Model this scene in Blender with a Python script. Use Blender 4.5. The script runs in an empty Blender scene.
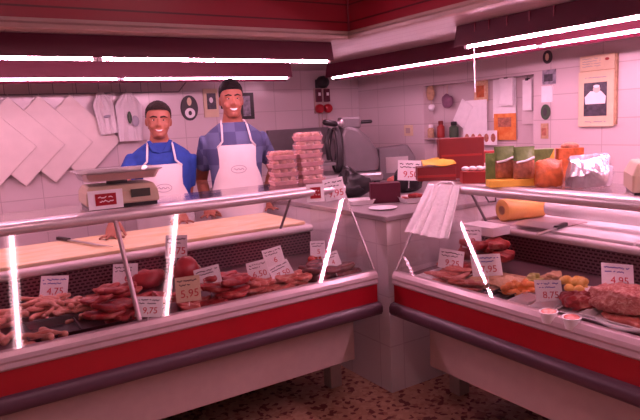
import bpy, bmesh, math, random
from mathutils import Vector, Matrix, noise
S = bpy.context.scene
COL = S.collection

# ------------------------------------------------------------------ camera, world, exposure
F_PX = 606.7
YAW, PITCH, ROLL = math.radians(32.41), math.radians(8.356), math.radians(-2.893)
CAM = Vector((-2.015, -2.542, 1.6))
FW = Vector((math.sin(YAW)*math.cos(PITCH), math.cos(YAW)*math.cos(PITCH), -math.sin(PITCH)))
r0 = Vector((math.cos(YAW), -math.sin(YAW), 0)); u0 = r0.cross(FW)
RT = r0*math.cos(ROLL) + u0*math.sin(ROLL)
UP = -r0*math.sin(ROLL) + u0*math.cos(ROLL)
cd = bpy.data.cameras.new('camera'); cam = bpy.data.objects.new('camera', cd); COL.objects.link(cam)
cd.sensor_width = 36; cd.lens = 36*F_PX/640; cd.clip_start = .05
cam.matrix_world = Matrix(((RT.x, UP.x, -FW.x, CAM.x), (RT.y, UP.y, -FW.y, CAM.y), (RT.z, UP.z, -FW.z, CAM.z), (0, 0, 0, 1)))
S.camera = cam
S.view_settings.view_transform = 'Standard'; S.view_settings.look = 'None'
S.view_settings.gamma = 1; S.view_settings.use_curve_mapping = False
S.view_settings.exposure = 0.42
wd = bpy.data.worlds.new('world'); S.world = wd; wd.use_nodes = True
bg = wd.node_tree.nodes['Background']; bg.inputs[0].default_value = (.9, .5, .55, 1); bg.inputs[1].default_value = .15
TUBE_COL = (1.0, .475, .69); TUBE_STR = 112.0; RIGHT_STR = 150.0; REAR_STR = 28.0; WALL_STR = 48.0; SHOP_TUBE_STR = 26.0

# ------------------------------------------------------------------ helpers
def ray(x, y): return FW*F_PX + RT*(x-320) - UP*(y-210)
def at(x, y, ax, v):                      # point where the sight line meets the plane ax = v
    d = ray(x, y); return CAM + d*((v-CAM[ax])/d[ax])
def atz(x, y, z): return at(x, y, 2, z)
def ppm(p): return F_PX/((Vector(p)-CAM).dot(FW))

def link(o, parent=None):
    COL.objects.link(o)
    if parent is not None: o.parent = parent
    return o
def tag(o, label=None, cat=None, group=None, kind=None):
    if label: o['label'] = label
    if cat: o['category'] = cat
    if group: o['group'] = group
    if kind: o['kind'] = kind
    return o
def thing(name, label, cat, loc=(0, 0, 0), rz=0, group=None):
    o = bpy.data.objects.new(name, None); o.empty_display_size = .05; link(o)
    o.location = loc; o.rotation_euler = (0, 0, rz)
    return tag(o, label, cat, group)
def copy_tree(o, parent=None):
    c = o.copy(); link(c)
    if parent is not None: c.parent = parent
    for ch in list(o.children): copy_tree(ch, c)
    return c

class MB:
    def __init__(s): s.v = []; s.f = []
    def add(s, vs, fs, M=None):
        n = len(s.v)
        s.v += [tuple(M @ Vector(p)) if M else tuple(p) for p in vs]
        s.f += [tuple(i+n for i in f) for f in fs]; return s
    def box(s, a, b, M=None):
        x0, y0, z0 = a; x1, y1, z1 = b
        vs = [(x0,y0,z0),(x1,y0,z0),(x1,y1,z0),(x0,y1,z0),(x0,y0,z1),(x1,y0,z1),(x1,y1,z1),(x0,y1,z1)]
        return s.add(vs, [(0,3,2,1),(4,5,6,7),(0,1,5,4),(1,2,6,5),(2,3,7,6),(3,0,4,7)], M)
    def prism(s, poly, a, b, axes='yz', M=None):      # polygon in two axes, extruded along the third from a to b
        n = len(poly); vs = []
        for t in (a, b):
            for p, q in poly:
                vs.append({'yz': (t, p, q), 'xz': (p, t, q), 'xy': (p, q, t)}[axes])
        fs = [tuple(range(n)), tuple(range(2*n-1, n-1, -1))] + [(i, (i+1) % n, n+(i+1) % n, n+i) for i in range(n)]
        return s.add(vs, fs, M)
    def loft(s, rings, cap=True, M=None):
        n = len(rings[0]); vs = [p for r in rings for p in r]; fs = []
        for k in range(len(rings)-1):
            for i in range(n):
                j = (i+1) % n; fs.append((k*n+i, k*n+j, (k+1)*n+j, (k+1)*n+i))
        if cap: fs += [tuple(reversed(range(n))), tuple((len(rings)-1)*n+i for i in range(n))]
        return s.add(vs, fs, M)
    def lathe(s, prof, n=24, M=None):                 # (r, z) profile round z
        return s.loft([[(r*math.cos(2*math.pi*i/n), r*math.sin(2*math.pi*i/n), z) for i in range(n)] for r, z in prof], True, M)
    def tube(s, pts, rad, n=10, round_end=False, M=None):
        pts = [Vector(p) for p in pts]; m = len(pts)
        if not hasattr(rad, '__len__'): rad = [rad]*m
        rad = list(rad)
        if round_end:
            d0 = (pts[0]-pts[1]).normalized(); d1 = (pts[-1]-pts[-2]).normalized()
            pre = [(pts[0]+d0*rad[0]*k, rad[0]*math.sqrt(max(0, 1-k*k))) for k in (.97, .8, .45)]
            post = [(pts[-1]+d1*rad[-1]*k, rad[-1]*math.sqrt(max(0, 1-k*k))) for k in (.45, .8, .97)]
            pts = [p for p, _ in pre]+pts+[p for p, _ in post]; rad = [q for _, q in pre]+rad+[q for _, q in post]; m = len(pts)
        up = Vector((0, 0, 1)); prev = None; rings = []
        for i in range(m):
            t = (pts[min(i+1, m-1)]-pts[max(i-1, 0)]).normalized()
            if prev is None:
                a = t.cross(up)
                if a.length < .05: a = t.cross(Vector((1, 0, 0)))
                a.normalize()
            else: a = (prev - t*prev.dot(t)).normalized()
            prev = a; b = t.cross(a)
            rings.append([tuple(pts[i]+(a*math.cos(2*math.pi*k/n)+b*math.sin(2*math.pi*k/n))*rad[i]) for k in range(n)])
        return s.loft(rings, True, M)
    def ell(s, c, r, M=None, n=16, m=10):
        c = Vector(c); rings = []
        for k in range(m+1):
            ph = -math.pi/2+math.pi*k/m; ph = max(-1.53, min(1.53, ph))
            rings.append([(c.x+r[0]*math.cos(ph)*math.cos(2*math.pi*i/n), c.y+r[1]*math.cos(ph)*math.sin(2*math.pi*i/n), c.z+r[2]*math.sin(ph)) for i in range(n)])
        return s.loft(rings, True, M)
    def swap(s): s.v = [(y, x, z) for x, y, z in s.v]; return s
    def mesh(s, name):
        me = bpy.data.meshes.new(name); me.from_pydata(s.v, [], s.f)
        bm = bmesh.new(); bm.from_mesh(me); bmesh.ops.recalc_face_normals(bm, faces=bm.faces); bm.to_mesh(me); bm.free()
        return me
    def build(s, name, mat, parent=None, smooth=False, bevel=0, loc=None, rot=None):
        me = s.mesh(name); me.materials.append(mat)
        o = bpy.data.objects.new(name, me); link(o, parent)
        if loc is not None: o.location = loc
        if rot is not None: o.rotation_euler = rot
        if smooth:
            for p in me.polygons: p.use_smooth = True
            me.set_sharp_from_angle(angle=math.radians(50))
        if bevel:
            md = o.modifiers.new('bevel', 'BEVEL'); md.width = bevel; md.segments = 2; md.limit_method = 'ANGLE'; md.angle_limit = .6
        return o
def evaluated(o, name):
    dg = bpy.context.evaluated_depsgraph_get(); dg.update()
    me = bpy.data.meshes.new_from_object(o.evaluated_get(dg), depsgraph=dg); me.name = name
    return me
def fused(mb, name, mat, parent, voxel, smooth=2):      # one continuous skin out of overlapping lofts
    me = mb.mesh(name+'_raw'); t = bpy.data.objects.new('raw', me); COL.objects.link(t)
    md = t.modifiers.new('r', 'REMESH'); md.mode = 'VOXEL'; md.voxel_size = voxel
    if smooth: sm = t.modifiers.new('s', 'SMOOTH'); sm.factor = .5; sm.iterations = smooth
    out = evaluated(t, name); bpy.data.objects.remove(t); out.materials.clear(); out.materials.append(mat)
    for p in out.polygons: p.use_smooth = True
    return link(bpy.data.objects.new(name, out), parent)
def lettering(text, size, name, mat, parent, loc, rot=(math.pi/2, 0, 0), ext=.0006, align='CENTER'):
    cu = bpy.data.curves.new('t', 'FONT'); cu.body = text; cu.size = size; cu.extrude = ext; cu.align_x = align; cu.align_y = 'CENTER'; cu.resolution_u = 3
    t = bpy.data.objects.new('t', cu); COL.objects.link(t); me = evaluated(t, name); bpy.data.objects.remove(t)
    me.materials.clear(); me.materials.append(mat)
    o = link(bpy.data.objects.new(name, me), parent); o.location = loc; o.rotation_euler = rot
    return o

# ------------------------------------------------------------------ materials
def base(name):
    m = bpy.data.materials.new(name); m.use_nodes = True
    return m, m.node_tree, m.node_tree.nodes['Principled BSDF']
def mat(name, c, rough=.5, metal=0, var=0, scale=20, bump=0, bscale=60, spec=.5, coat=0, alpha=None, trans=0):
    m, nt, b = base(name); b.inputs['Base Color'].default_value = (*c, 1); b.inputs['Roughness'].default_value = rough
    b.inputs['Metallic'].default_value = metal; b.inputs['Specular IOR Level'].default_value = spec; b.inputs['Coat Weight'].default_value = coat
    if trans: b.inputs['Transmission Weight'].default_value = trans
    if alpha: b.inputs['Alpha'].default_value = alpha
    tc = nt.nodes.new('ShaderNodeTexCoord')
    n = nt.nodes.new('ShaderNodeTexNoise'); n.inputs['Scale'].default_value = scale; n.inputs['Detail'].default_value = 4
    nt.links.new(tc.outputs['Object'], n.inputs['Vector'])
    r = nt.nodes.new('ShaderNodeValToRGB'); v = var or .04
    r.color_ramp.elements[0].position = .3; r.color_ramp.elements[1].position = .7
    r.color_ramp.elements[0].color = (*[max(0, q*(1-v)) for q in c], 1); r.color_ramp.elements[1].color = (*[min(1, q*(1+v)) for q in c], 1)
    nt.links.new(n.outputs['Fac'], r.inputs['Fac']); nt.links.new(r.outputs['Color'], b.inputs['Base Color'])
    if bump:
        n2 = nt.nodes.new('ShaderNodeTexNoise'); n2.inputs['Scale'].default_value = bscale; nt.links.new(tc.outputs['Object'], n2.inputs['Vector'])
        bp = nt.nodes.new('ShaderNodeBump'); bp.inputs['Strength'].default_value = bump; bp.inputs['Distance'].default_value = .01
        nt.links.new(n2.outputs['Fac'], bp.inputs['Height']); nt.links.new(bp.outputs['Normal'], b.inputs['Normal'])
    return m
def ramp_mat(name, stops, scale=14, rough=.4, detail=5, dist=.6, bump=.3, coat=0, stretch=(1, 1, 1)):
    m, nt, b = base(name); b.inputs['Roughness'].default_value = rough; b.inputs['Coat Weight'].default_value = coat
    tc = nt.nodes.new('ShaderNodeTexCoord'); mp = nt.nodes.new('ShaderNodeMapping'); mp.inputs['Scale'].default_value = stretch
    oi = nt.nodes.new('ShaderNodeObjectInfo'); ad = nt.nodes.new('ShaderNodeVectorMath'); ad.operation = 'ADD'
    nt.links.new(tc.outputs['Object'], mp.inputs['Vector']); nt.links.new(mp.outputs['Vector'], ad.inputs[0]); nt.links.new(oi.outputs['Random'], ad.inputs[1])
    n = nt.nodes.new('ShaderNodeTexNoise'); n.inputs['Scale'].default_value = scale; n.inputs['Detail'].default_value = detail; n.inputs['Distortion'].default_value = dist
    nt.links.new(ad.outputs['Vector'], n.inputs['Vector'])
    r = nt.nodes.new('ShaderNodeValToRGB'); e = r.color_ramp.elements
    while len(e) < len(stops): e.new(.5)
    for k, (p, c) in enumerate(stops): e[k].position = p; e[k].color = (*c, 1)
    nt.links.new(n.outputs['Fac'], r.inputs['Fac']); nt.links.new(r.outputs['Color'], b.inputs['Base Color'])
    bp = nt.nodes.new('ShaderNodeBump'); bp.inputs['Strength'].default_value = bump; bp.inputs['Distance'].default_value = .006
    nt.links.new(n.outputs['Fac'], bp.inputs['Height']); nt.links.new(bp.outputs['Normal'], b.inputs['Normal'])
    return m
def tile_mat(name, mode, tile, grout, w=.30, h=.18, rough=.2, offset=0, mortar=.004, zoff=0, uoff=0):
    m, nt, b = base(name); b.inputs['Roughness'].default_value = rough
    g = nt.nodes.new('ShaderNodeNewGeometry'); s = nt.nodes.new('ShaderNodeSeparateXYZ'); nt.links.new(g.outputs['Position'], s.inputs[0])
    c = nt.nodes.new('ShaderNodeCombineXYZ'); a = nt.nodes.new('ShaderNodeMath'); a.operation = 'ADD'
    if mode == 'x': nt.links.new(s.outputs['X'], a.inputs[0]); a.inputs[1].default_value = 10+uoff
    elif mode == 'y': nt.links.new(s.outputs['Y'], a.inputs[0]); a.inputs[1].default_value = 10+uoff
    else: nt.links.new(s.outputs['X'], a.inputs[0]); nt.links.new(s.outputs['Y'], a.inputs[1])
    z = nt.nodes.new('ShaderNodeMath'); z.operation = 'ADD'; z.inputs[1].default_value = zoff; nt.links.new(s.outputs['Z'], z.inputs[0])
    nt.links.new(a.outputs[0], c.inputs['X']); nt.links.new(z.outputs[0], c.inputs['Y'])
    t = nt.nodes.new('ShaderNodeTexBrick'); t.offset = offset; t.inputs['Scale'].default_value = 1
    t.inputs['Brick Width'].default_value = w; t.inputs['Row Height'].default_value = h; t.inputs['Mortar Size'].default_value = mortar; t.inputs['Mortar Smooth'].default_value = .3
    t.inputs['Color1'].default_value = (*tile, 1); t.inputs['Color2'].default_value = (*[q*.95 for q in tile], 1); t.inputs['Mortar'].default_value = (*grout, 1)
    nt.links.new(c.outputs[0], t.inputs['Vector']); nt.links.new(t.outputs['Color'], b.inputs['Base Color'])
    bp = nt.nodes.new('ShaderNodeBump'); bp.inputs['Strength'].default_value = .25; bp.inputs['Distance'].default_value = .003; bp.invert = True
    nt.links.new(t.outputs['Fac'], bp.inputs['Height']); nt.links.new(bp.outputs['Normal'], b.inputs['Normal'])
    return m
def stripe_mat(name, axis, period, c, gap, gw=.06, rough=.4, off=0):
    m, nt, b = base(name); b.inputs['Roughness'].default_value = rough
    g = nt.nodes.new('ShaderNodeNewGeometry'); s = nt.nodes.new('ShaderNodeSeparateXYZ'); nt.links.new(g.outputs['Position'], s.inputs[0])
    a = nt.nodes.new('ShaderNodeMath'); a.operation = 'MULTIPLY_ADD'; a.inputs[1].default_value = 1/period; a.inputs[2].default_value = 100+off; nt.links.new(s.outputs[axis], a.inputs[0])
    f = nt.nodes.new('ShaderNodeMath'); f.operation = 'FRACT'; nt.links.new(a.outputs[0], f.inputs[0])
    l = nt.nodes.new('ShaderNodeMath'); l.operation = 'LESS_THAN'; l.inputs[1].default_value = gw; nt.links.new(f.outputs[0], l.inputs[0])
    mx = nt.nodes.new('ShaderNodeMix'); mx.data_type = 'RGBA'; nt.links.new(l.outputs[0], mx.inputs['Factor'])
    mx.inputs['A'].default_value = (*c, 1); mx.inputs['B'].default_value = (*gap, 1); nt.links.new(mx.outputs['Result'], b.inputs['Base Color'])
    bp = nt.nodes.new('ShaderNodeBump'); bp.invert = True; bp.inputs['Strength'].default_value = .6; bp.inputs['Distance'].default_value = .006
    nt.links.new(l.outputs[0], bp.inputs['Height']); nt.links.new(bp.outputs['Normal'], b.inputs['Normal'])
    return m
def glass_mat(name, tint=(.97, .97, .97), f0=.045, rough=.028):
    m, nt, b = base(name); nt.nodes.remove(b); out = nt.nodes['Material Output']
    lw = nt.nodes.new('ShaderNodeLayerWeight'); lw.inputs['Blend'].default_value = .5
    p = nt.nodes.new('ShaderNodeMath'); p.operation = 'POWER'; p.inputs[1].default_value = 5; nt.links.new(lw.outputs['Facing'], p.inputs[0])
    q = nt.nodes.new('ShaderNodeMath'); q.operation = 'MULTIPLY_ADD'; q.inputs[1].default_value = 1-f0; q.inputs[2].default_value = f0; nt.links.new(p.outputs[0], q.inputs[0])
    t = nt.nodes.new('ShaderNodeBsdfTransparent'); t.inputs[0].default_value = (*tint, 1)
    g = nt.nodes.new('ShaderNodeBsdfGlossy'); g.inputs['Roughness'].default_value = rough
    mx = nt.nodes.new('ShaderNodeMixShader'); nt.links.new(q.outputs[0], mx.inputs[0]); nt.links.new(t.outputs[0], mx.inputs[1]); nt.links.new(g.outputs[0], mx.inputs[2])
    nt.links.new(mx.outputs[0], out.inputs['Surface']); return m
def emit_mat(name, c, s):
    m, nt, b = base(name); b.inputs['Base Color'].default_value = (.8, .8, .8, 1)
    b.inputs['Emission Color'].default_value = (*c, 1); b.inputs['Emission Strength'].default_value = s; return m
def film_mat(name, c, opac=.35):
    m, nt, b = base(name); b.inputs['Base Color'].default_value = (*c, 1); b.inputs['Roughness'].default_value = .18
    b.inputs['Alpha'].default_value = opac
    tc = nt.nodes.new('ShaderNodeTexCoord'); n = nt.nodes.new('ShaderNodeTexNoise'); n.inputs['Scale'].default_value = 25; nt.links.new(tc.outputs['Object'], n.inputs['Vector'])
    bp = nt.nodes.new('ShaderNodeBump'); bp.inputs['Strength'].default_value = .6; bp.inputs['Distance'].default_value = .01
    nt.links.new(n.outputs['Fac'], bp.inputs['Height']); nt.links.new(bp.outputs['Normal'], b.inputs['Normal']); return m

TILE = (.66, .56, .57)
M = dict(
 tile_back=tile_mat('white_tile_back', 'x', TILE, (.5, .42, .42), .30, .20, zoff=.09),
 tile_right=tile_mat('white_tile_right', 'y', TILE, (.5, .42, .42), .40, .178, zoff=.257, uoff=.118),
 tile_pillar=tile_mat('white_tile_pillar', 'xy', (.80, .73, .74), (.66, .58, .60), .30, .30, zoff=.02),
 plaster=mat('pale_paint', (.68, .60, .60), .6),
 ceiling=stripe_mat('slatted_ceiling', 'X', .11, (.36, .26, .24), (.24, .16, .15), .05),
 redplank=stripe_mat('red_planks', 'Z', .105, (.25, .008, .02), (.09, .004, .008), .09, .35, off=.2),
 cream=mat('cream_moulding', (.36, .24, .21), .45),
 maroon=mat('maroon_paint', (.20, .010, .03), .4),
 maroon_dark=mat('dark_maroon_paint', (.085, .005, .020), .45),
 tube=emit_mat('fluorescent_tube', TUBE_COL, TUBE_STR),
 tube_rear=emit_mat('rear_fluorescent_tube', TUBE_COL, REAR_STR), tube_wall=emit_mat('wall_fluorescent_tube', TUBE_COL, WALL_STR), tube_right=emit_mat('right_fluorescent_tube', TUBE_COL, RIGHT_STR), shoptube=emit_mat('shop_tube', (1, .5, .6), SHOP_TUBE_STR),
 alu=mat('brushed_aluminium', (.70, .62, .64), .32, .55),
 alutrim=mat('pale_trim', (.55, .43, .45), .3, .25),
 steel=mat('stainless_steel', (.55, .52, .53), .28, .9),
 dsteel=mat('dull_steel', (.22, .20, .21), .45, .6),
 red=mat('red_panel', (.34, .006, .016), .3),
 bumper=mat('plum_bumper', (.085, .04, .06), .38),
 panel=mat('beige_panel', (.48, .36, .33), .5),
 black=mat('black_plastic', (.012, .010, .012), .35),
 deck=mat('dark_deck_tray', (.10, .06, .065), .35), greytop=mat('grey_worktop', (.34, .29, .30), .4), dark=mat('dark_grey', (.05, .045, .05), .5),
 white=mat('white_plastic', (.86, .84, .84), .35),
 paper=mat('white_paper', (.88, .86, .87), .6),
 cream_paper=mat('cream_card', (.74, .60, .40), .7),
 ink_red=mat('red_ink', (.55, .03, .05), .6), ink_blue=mat('blue_ink', (.10, .10, .42), .6), ink_dark=mat('dark_ink', (.06, .05, .07), .6),
 board=ramp_mat('worn_chopping_board', [(.3, (.72, .52, .24)), (.6, (.80, .66, .44)), (.8, (.82, .74, .62))], 5, .5, 4, .4, .05, 0, (1, 3, 1)),
 nylon=mat('white_nylon_board', (.74, .64, .60), .5, 0, .06, 6),
 worktop=mat('white_worktop', (.80, .74, .73), .35),
 skin=ramp_mat('tanned_skin', [(.3, (.31, .11, .065)), (.7, (.36, .13, .08))], 12, .5, 3, .2, .03),
 skin2=ramp_mat('olive_skin', [(.3, (.28, .09, .052)), (.7, (.33, .11, .065))], 12, .5, 3, .2, .03),
 hair=mat('dark_hair', (.008, .005, .005), .8, 0, .3, 90, .8, 160, .2), hair2=mat('greying_brown_hair', (.022, .014, .011), .8, 0, .6, 80, .8, 160, .2),
 eye=mat('eye_white', (.75, .72, .72), .3), iris=mat('dark_iris', (.012, .008, .006), .3), lip=mat('lip', (.38, .09, .08), .5), teeth=mat('teeth', (.85, .82, .78), .3),
 blue=mat('royal_blue_cotton', (.012, .052, .30), .8, 0, .12, 30, .2, 40),
 trousers=mat('dark_trousers', (.03, .03, .05), .8),
 apron=mat('white_apron_cotton', (.70, .65, .66), .8, 0, .03, 12, .25, 14),
 print=mat('grey_print', (.34, .32, .38), .7),
 grille=None, liver=ramp_mat('liver', [(.3, (.09, .02, .022)), (.7, (.20, .06, .06))], 14, .22),
 beef=ramp_mat('fresh_beef', [(.35, (.20, .012, .014)), (.56, (.34, .03, .028)), (.72, (.58, .22, .17))], 20, .32),
 pork=ramp_mat('fresh_pork', [(.35, (.40, .07, .05)), (.55, (.52, .14, .10)), (.72, (.72, .42, .33))], 20, .35),
 saus=ramp_mat('pale_sausage', [(.35, (.50, .19, .13)), (.6, (.62, .29, .22)), (.75, (.75, .48, .40))], 30, .3),
 chorizo=ramp_mat('red_sausage', [(.35, (.42, .02, .015)), (.65, (.56, .06, .03)), (.8, (.66, .22, .14))], 35, .25),
 cured=ramp_mat('cured_red_meat', [(.35, (.24, .008, .012)), (.7, (.34, .025, .025))], 16, .35),
 mince=ramp_mat('minced_meat', [(.35, (.34, .07, .055)), (.52, (.48, .17, .13)), (.66, (.66, .38, .30))], 60, .4, 6, 1, .9),
 bread=ramp_mat('breadcrumb', [(.35, (.62, .38, .20)), (.7, (.74, .54, .34))], 40, .7),
 orange=ramp_mat('orange_food', [(.35, (.75, .20, .04)), (.7, (.85, .36, .10))], 25, .45),
 yellow=ramp_mat('golden_food', [(.35, (.80, .42, .06)), (.7, (.85, .58, .18))], 20, .45),
 green=ramp_mat('green_food', [(.35, (.42, .42, .10)), (.7, (.62, .58, .26))], 25, .5),
 twine=mat('twine', (.6, .45, .35), .8),
 shelfglass=glass_mat('shelf_glass', (.93, .88, .89), .10, .12), glass=glass_mat('shop_glass', f0=.05), glass_edge=mat('glass_edge', (.62, .56, .58), .2, .3),
 film=film_mat('cling_film', (.85, .82, .84), .4), bagfilm=film_mat('white_bag_film', (.90, .86, .88), .95), silver=mat('silver_film', (.62, .58, .62), .22, .6, .15, 12, .9, 22),
 roll=mat('amber_film_roll', (.78, .42, .11), .3, 0, .12, 8), card=mat('brown_card_core', (.45, .28, .16), .8),
 beige=mat('beige_metal', (.50, .40, .28), .45), lcd=mat('lcd_grey', (.06, .06, .05), .2),
 egg=mat('pinkish_carton', (.62, .34, .34), .5, 0, .12, 30), eggshell=mat('brown_eggshell', (.62, .32, .22), .5),
 redbox=mat('red_card', (.34, .03, .025), .45), redbox2=mat('deep_red_card', (.19, .018, .018), .45), yellowp=mat('yellow_paper', (.80, .48, .06), .6),
 orangebag=mat('orange_bag', (.50, .12, .03), .3, 0, .3, 30, .5, 40), greenbag=mat('green_bag', (.14, .22, .06), .35, 0, .3, 20, .4, 40), brownbag=mat('reddish_snack', (.42, .16, .10), .4, 0, .35, 50, .4, 60),
 tan=mat('tan_basket', (.52, .34, .2), .7, 0, .2, 40), violet=mat('muted_purple', (.22, .10, .16), .7, 0, .2, 30), photo=mat('dark_photo', (.06, .05, .07), .4, 0, .5, 40),
 skyphoto=mat('photo_blue_grey', (.28, .26, .32), .4, 0, .5, 30), greenlid=mat('dark_green', (.05, .09, .05), .5),
)
# perforated dark back plate
m, nt, b = base('perforated_plate'); b.inputs['Roughness'].default_value = .4; b.inputs['Metallic'].default_value = .3
g = nt.nodes.new('ShaderNodeNewGeometry'); s_ = nt.nodes.new('ShaderNodeSeparateXYZ'); nt.links.new(g.outputs['Position'], s_.inputs[0])
ad = nt.nodes.new('ShaderNodeMath'); ad.operation = 'ADD'; nt.links.new(s_.outputs['X'], ad.inputs[0]); nt.links.new(s_.outputs['Y'], ad.inputs[1])
cb = nt.nodes.new('ShaderNodeCombineXYZ'); nt.links.new(ad.outputs[0], cb.inputs['X']); nt.links.new(s_.outputs['Z'], cb.inputs['Y'])
br = nt.nodes.new('ShaderNodeTexBrick'); br.offset = .5; br.inputs['Scale'].default_value = 1; br.inputs['Brick Width'].default_value = .026; br.inputs['Row Height'].default_value = .017
br.inputs['Mortar Size'].default_value = .0045; br.inputs['Mortar Smooth'].default_value = .1
br.inputs['Color1'].default_value = (.015, .008, .012, 1); br.inputs['Color2'].default_value = (.015, .008, .012, 1); br.inputs['Mortar'].default_value = (.20, .11, .13, 1)
nt.links.new(cb.outputs[0], br.inputs['Vector']); nt.links.new(br.outputs['Color'], b.inputs['Base Color']); M['grille'] = m
# plaid shirt
m, nt, b = base('blue_grey_check_cotton'); b.inputs['Roughness'].default_value = .8
tc = nt.nodes.new('ShaderNodeTexCoord'); mp = nt.nodes.new('ShaderNodeMapping'); mp.inputs['Scale'].default_value = (1, .15, 1); nt.links.new(tc.outputs['Object'], mp.inputs['Vector'])
ck = nt.nodes.new('ShaderNodeTexChecker'); ck.inputs['Scale'].default_value = 9; nt.links.new(mp.outputs['Vector'], ck.inputs['Vector'])
ck.inputs['Color1'].default_value = (.06, .07, .17, 1); ck.inputs['Color2'].default_value = (.10, .12, .24, 1); nt.links.new(ck.outputs['Color'], b.inputs['Base Color']); M['check'] = m
# terrazzo floor
m, nt, b = base('terrazzo'); b.inputs['Roughness'].default_value = .5
tc = nt.nodes.new('ShaderNodeTexCoord'); vo = nt.nodes.new('ShaderNodeTexVoronoi'); vo.inputs['Scale'].default_value = 42; vo.inputs['Randomness'].default_value = 1
nz = nt.nodes.new('ShaderNodeTexNoise'); nz.inputs['Scale'].default_value = 16; nz.inputs['Detail'].default_value = 6; nt.links.new(tc.outputs['Object'], nz.inputs['Vector'])
va = nt.nodes.new('ShaderNodeVectorMath'); va.operation = 'MULTIPLY_ADD'; va.inputs[1].default_value = (.035, .035, .035); nt.links.new(nz.outputs['Color'], va.inputs[0]); nt.links.new(tc.outputs['Object'], va.inputs[2]); nt.links.new(va.outputs[0], vo.inputs['Vector'])
sp = nt.nodes.new('ShaderNodeSeparateColor'); nt.links.new(vo.outputs['Color'], sp.inputs[0])
rp = nt.nodes.new('ShaderNodeValToRGB'); e = rp.color_ramp.elements; rp.color_ramp.interpolation = 'CONSTANT'
e[0].position = 0; e[0].color = (.15, .03, .022, 1); e[1].position = .17; e[1].color = (.46, .25, .16, 1); q = e.new(.6); q.color = (.52, .30, .20, 1); q = e.new(.9); q.color = (.34, .14, .09, 1)
nt.links.new(sp.outputs[0], rp.inputs['Fac']); nt.links.new(rp.outputs['Color'], b.inputs['Base Color']); M['floor'] = m

def struct(mb, name, mt, bevel=0):
    o = mb.build(name, mt, None, False, bevel); o['kind'] = 'structure'; return o

# ------------------------------------------------------------------ room shell
WB, WR, ZC, ZT = 2.60, 1.79, 2.09, 2.90       # back wall Y, right wall X, low ceiling, high ceiling
SX, SY = .254, .595                            # faces of the dropped soffit
XL, YF = -4.2, -3.6
struct(MB().box((XL, YF, -.1), (WR+.2, WB+.2, 0)), 'floor', M['floor'])
struct(MB().box((XL, WB, 0), (WR+.2, WB+.15, ZT)), 'wall_back', M['tile_back'])
RY0, RY1, RZ0, RZ1 = .43, 1.62, 1.05, 1.86     # recess in the right wall
w = MB().box((WR, YF, 0), (WR+.12, RY0, ZT)).box((WR, RY1, 0), (WR+.12, WB, ZT)).box((WR, RY0, RZ1), (WR+.12, RY1, ZT)).box((WR, RY0, 0), (WR+.12, RY1, RZ0)).box((WR+.12, YF, 0), (WR+.2, WB, ZT))
struct(w, 'wall_right', M['tile_right'])
struct(MB().box((XL-.15, SY, 0), (XL, WB+.15, ZT)), 'wall_left', M['plaster'])
struct(MB().prism([(XL, SY+.02), (SX+.02, SY+.02), (SX+.02, YF), (WR, YF), (WR, WB), (XL, WB)], ZC, ZC+.06, 'xy'), 'ceiling', M['ceiling'])
struct(MB().box((XL, YF, ZT), (WR+.2, WB+.2, ZT+.1)), 'ceiling_upper', M['maroon'])
struct(MB().box((XL, SY, ZC+.045), (SX, SY+.02, ZT)).box((SX, YF, ZC+.045), (SX+.02, SY+.02, ZT)), 'trim_1', M['redplank'])
MO = [(0, 0), (-.022, .004), (-.026, .022), (-.014, .034), (-.014, .05), (.02, .05), (.02, 0)]
struct(MB().prism([(SY+p, ZC-.006+q) for p, q in MO], XL, SX-.02, 'yz').prism([(SX+p, ZC-.006+q) for p, q in MO], YF, SY, 'xz'), 'trim_2', M['cream'])
struct(MB().tube([(SX-.004, SY-.004, ZC+.04), (SX-.004, SY-.004, ZT)], .006), 'trim_3', M['maroon'])

# ------------------------------------------------------------------ light fittings
def fitting(name, label, along, u0, u1, v, z, hood_t, joints, tubemat, light_shield=False):
    root = thing(name, label, 'light fitting', (0, 0, 0), 0, None)
    def P(mb): return mb.swap() if along == 'y' else mb
    a, bb = min(u0, u1), max(u0, u1)
    # hood: a painted board leaning back towards the ceiling, closed by a sloping top
    prof = [(v-.032, z+.004), (v-.025, z+.004), (v-.022, z+.016), (v+.07, z+.016), (v+.17, hood_t), (v-.010, hood_t)]
    if light_shield: prof = [(v-.032, z+.004), (v-.025, z+.004), (v-.022, z+.016), (v+.03, z+.016), (v+.075, z-.02), (v+.085, z-.02), (v+.17, hood_t), (v-.010, hood_t)]  # rear flap added to the hood to hold tube light off the wall
    P(MB().prism(prof, a-.01, bb+(.06 if along == 'y' else .015), 'yz')).build('hood', M['maroon_dark'], root, False, .003)
    us = [a]+joints+[bb]
    for k in range(len(us)-1):
        t = P(MB().tube([(us[k]+.022, v-.004, z), (us[k+1]-.022, v-.004, z)], .0092, 12)).build('tube', tubemat, root, True)
        for c0 in (us[k]+.004, us[k+1]-.024):
            P(MB().tube([(c0, v-.004, z), (c0+.02, v-.004, z)], .0138, 12)).build('tube_cap', M['white'], t, True)
            P(MB().box((c0+.004, v-.014, z-.006), (c0+.016, v+.03, z+.03))).build('lamp_holder', M['white'], root)
    return root
def L(x, y, ax, v): return at(x, y, ax, v)
fitting('fluorescent_fitting', 'front maroon hooded fluorescent strip over the left counter', 'x', -3.6, .207, .755, 1.972, ZC, [-2.35, at(97, 60, 1, .755).x], M['tube'])
fitting('fluorescent_fitting', 'rear maroon hooded fluorescent strip close above the two men', 'x', -3.6, at(289, 78.4, 1, 1.66).x, 1.66, 1.945, ZC, [-2.2, at(120, 79, 1, 1.66).x], M['tube_rear'], True)
f3 = fitting('fluorescent_fitting', 'near dark hooded fluorescent strip over the right counter with plastic hooks', 'y', -3.2, -.055, .585, 1.968, ZC, [-1.6], M['tube_right'])
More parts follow.
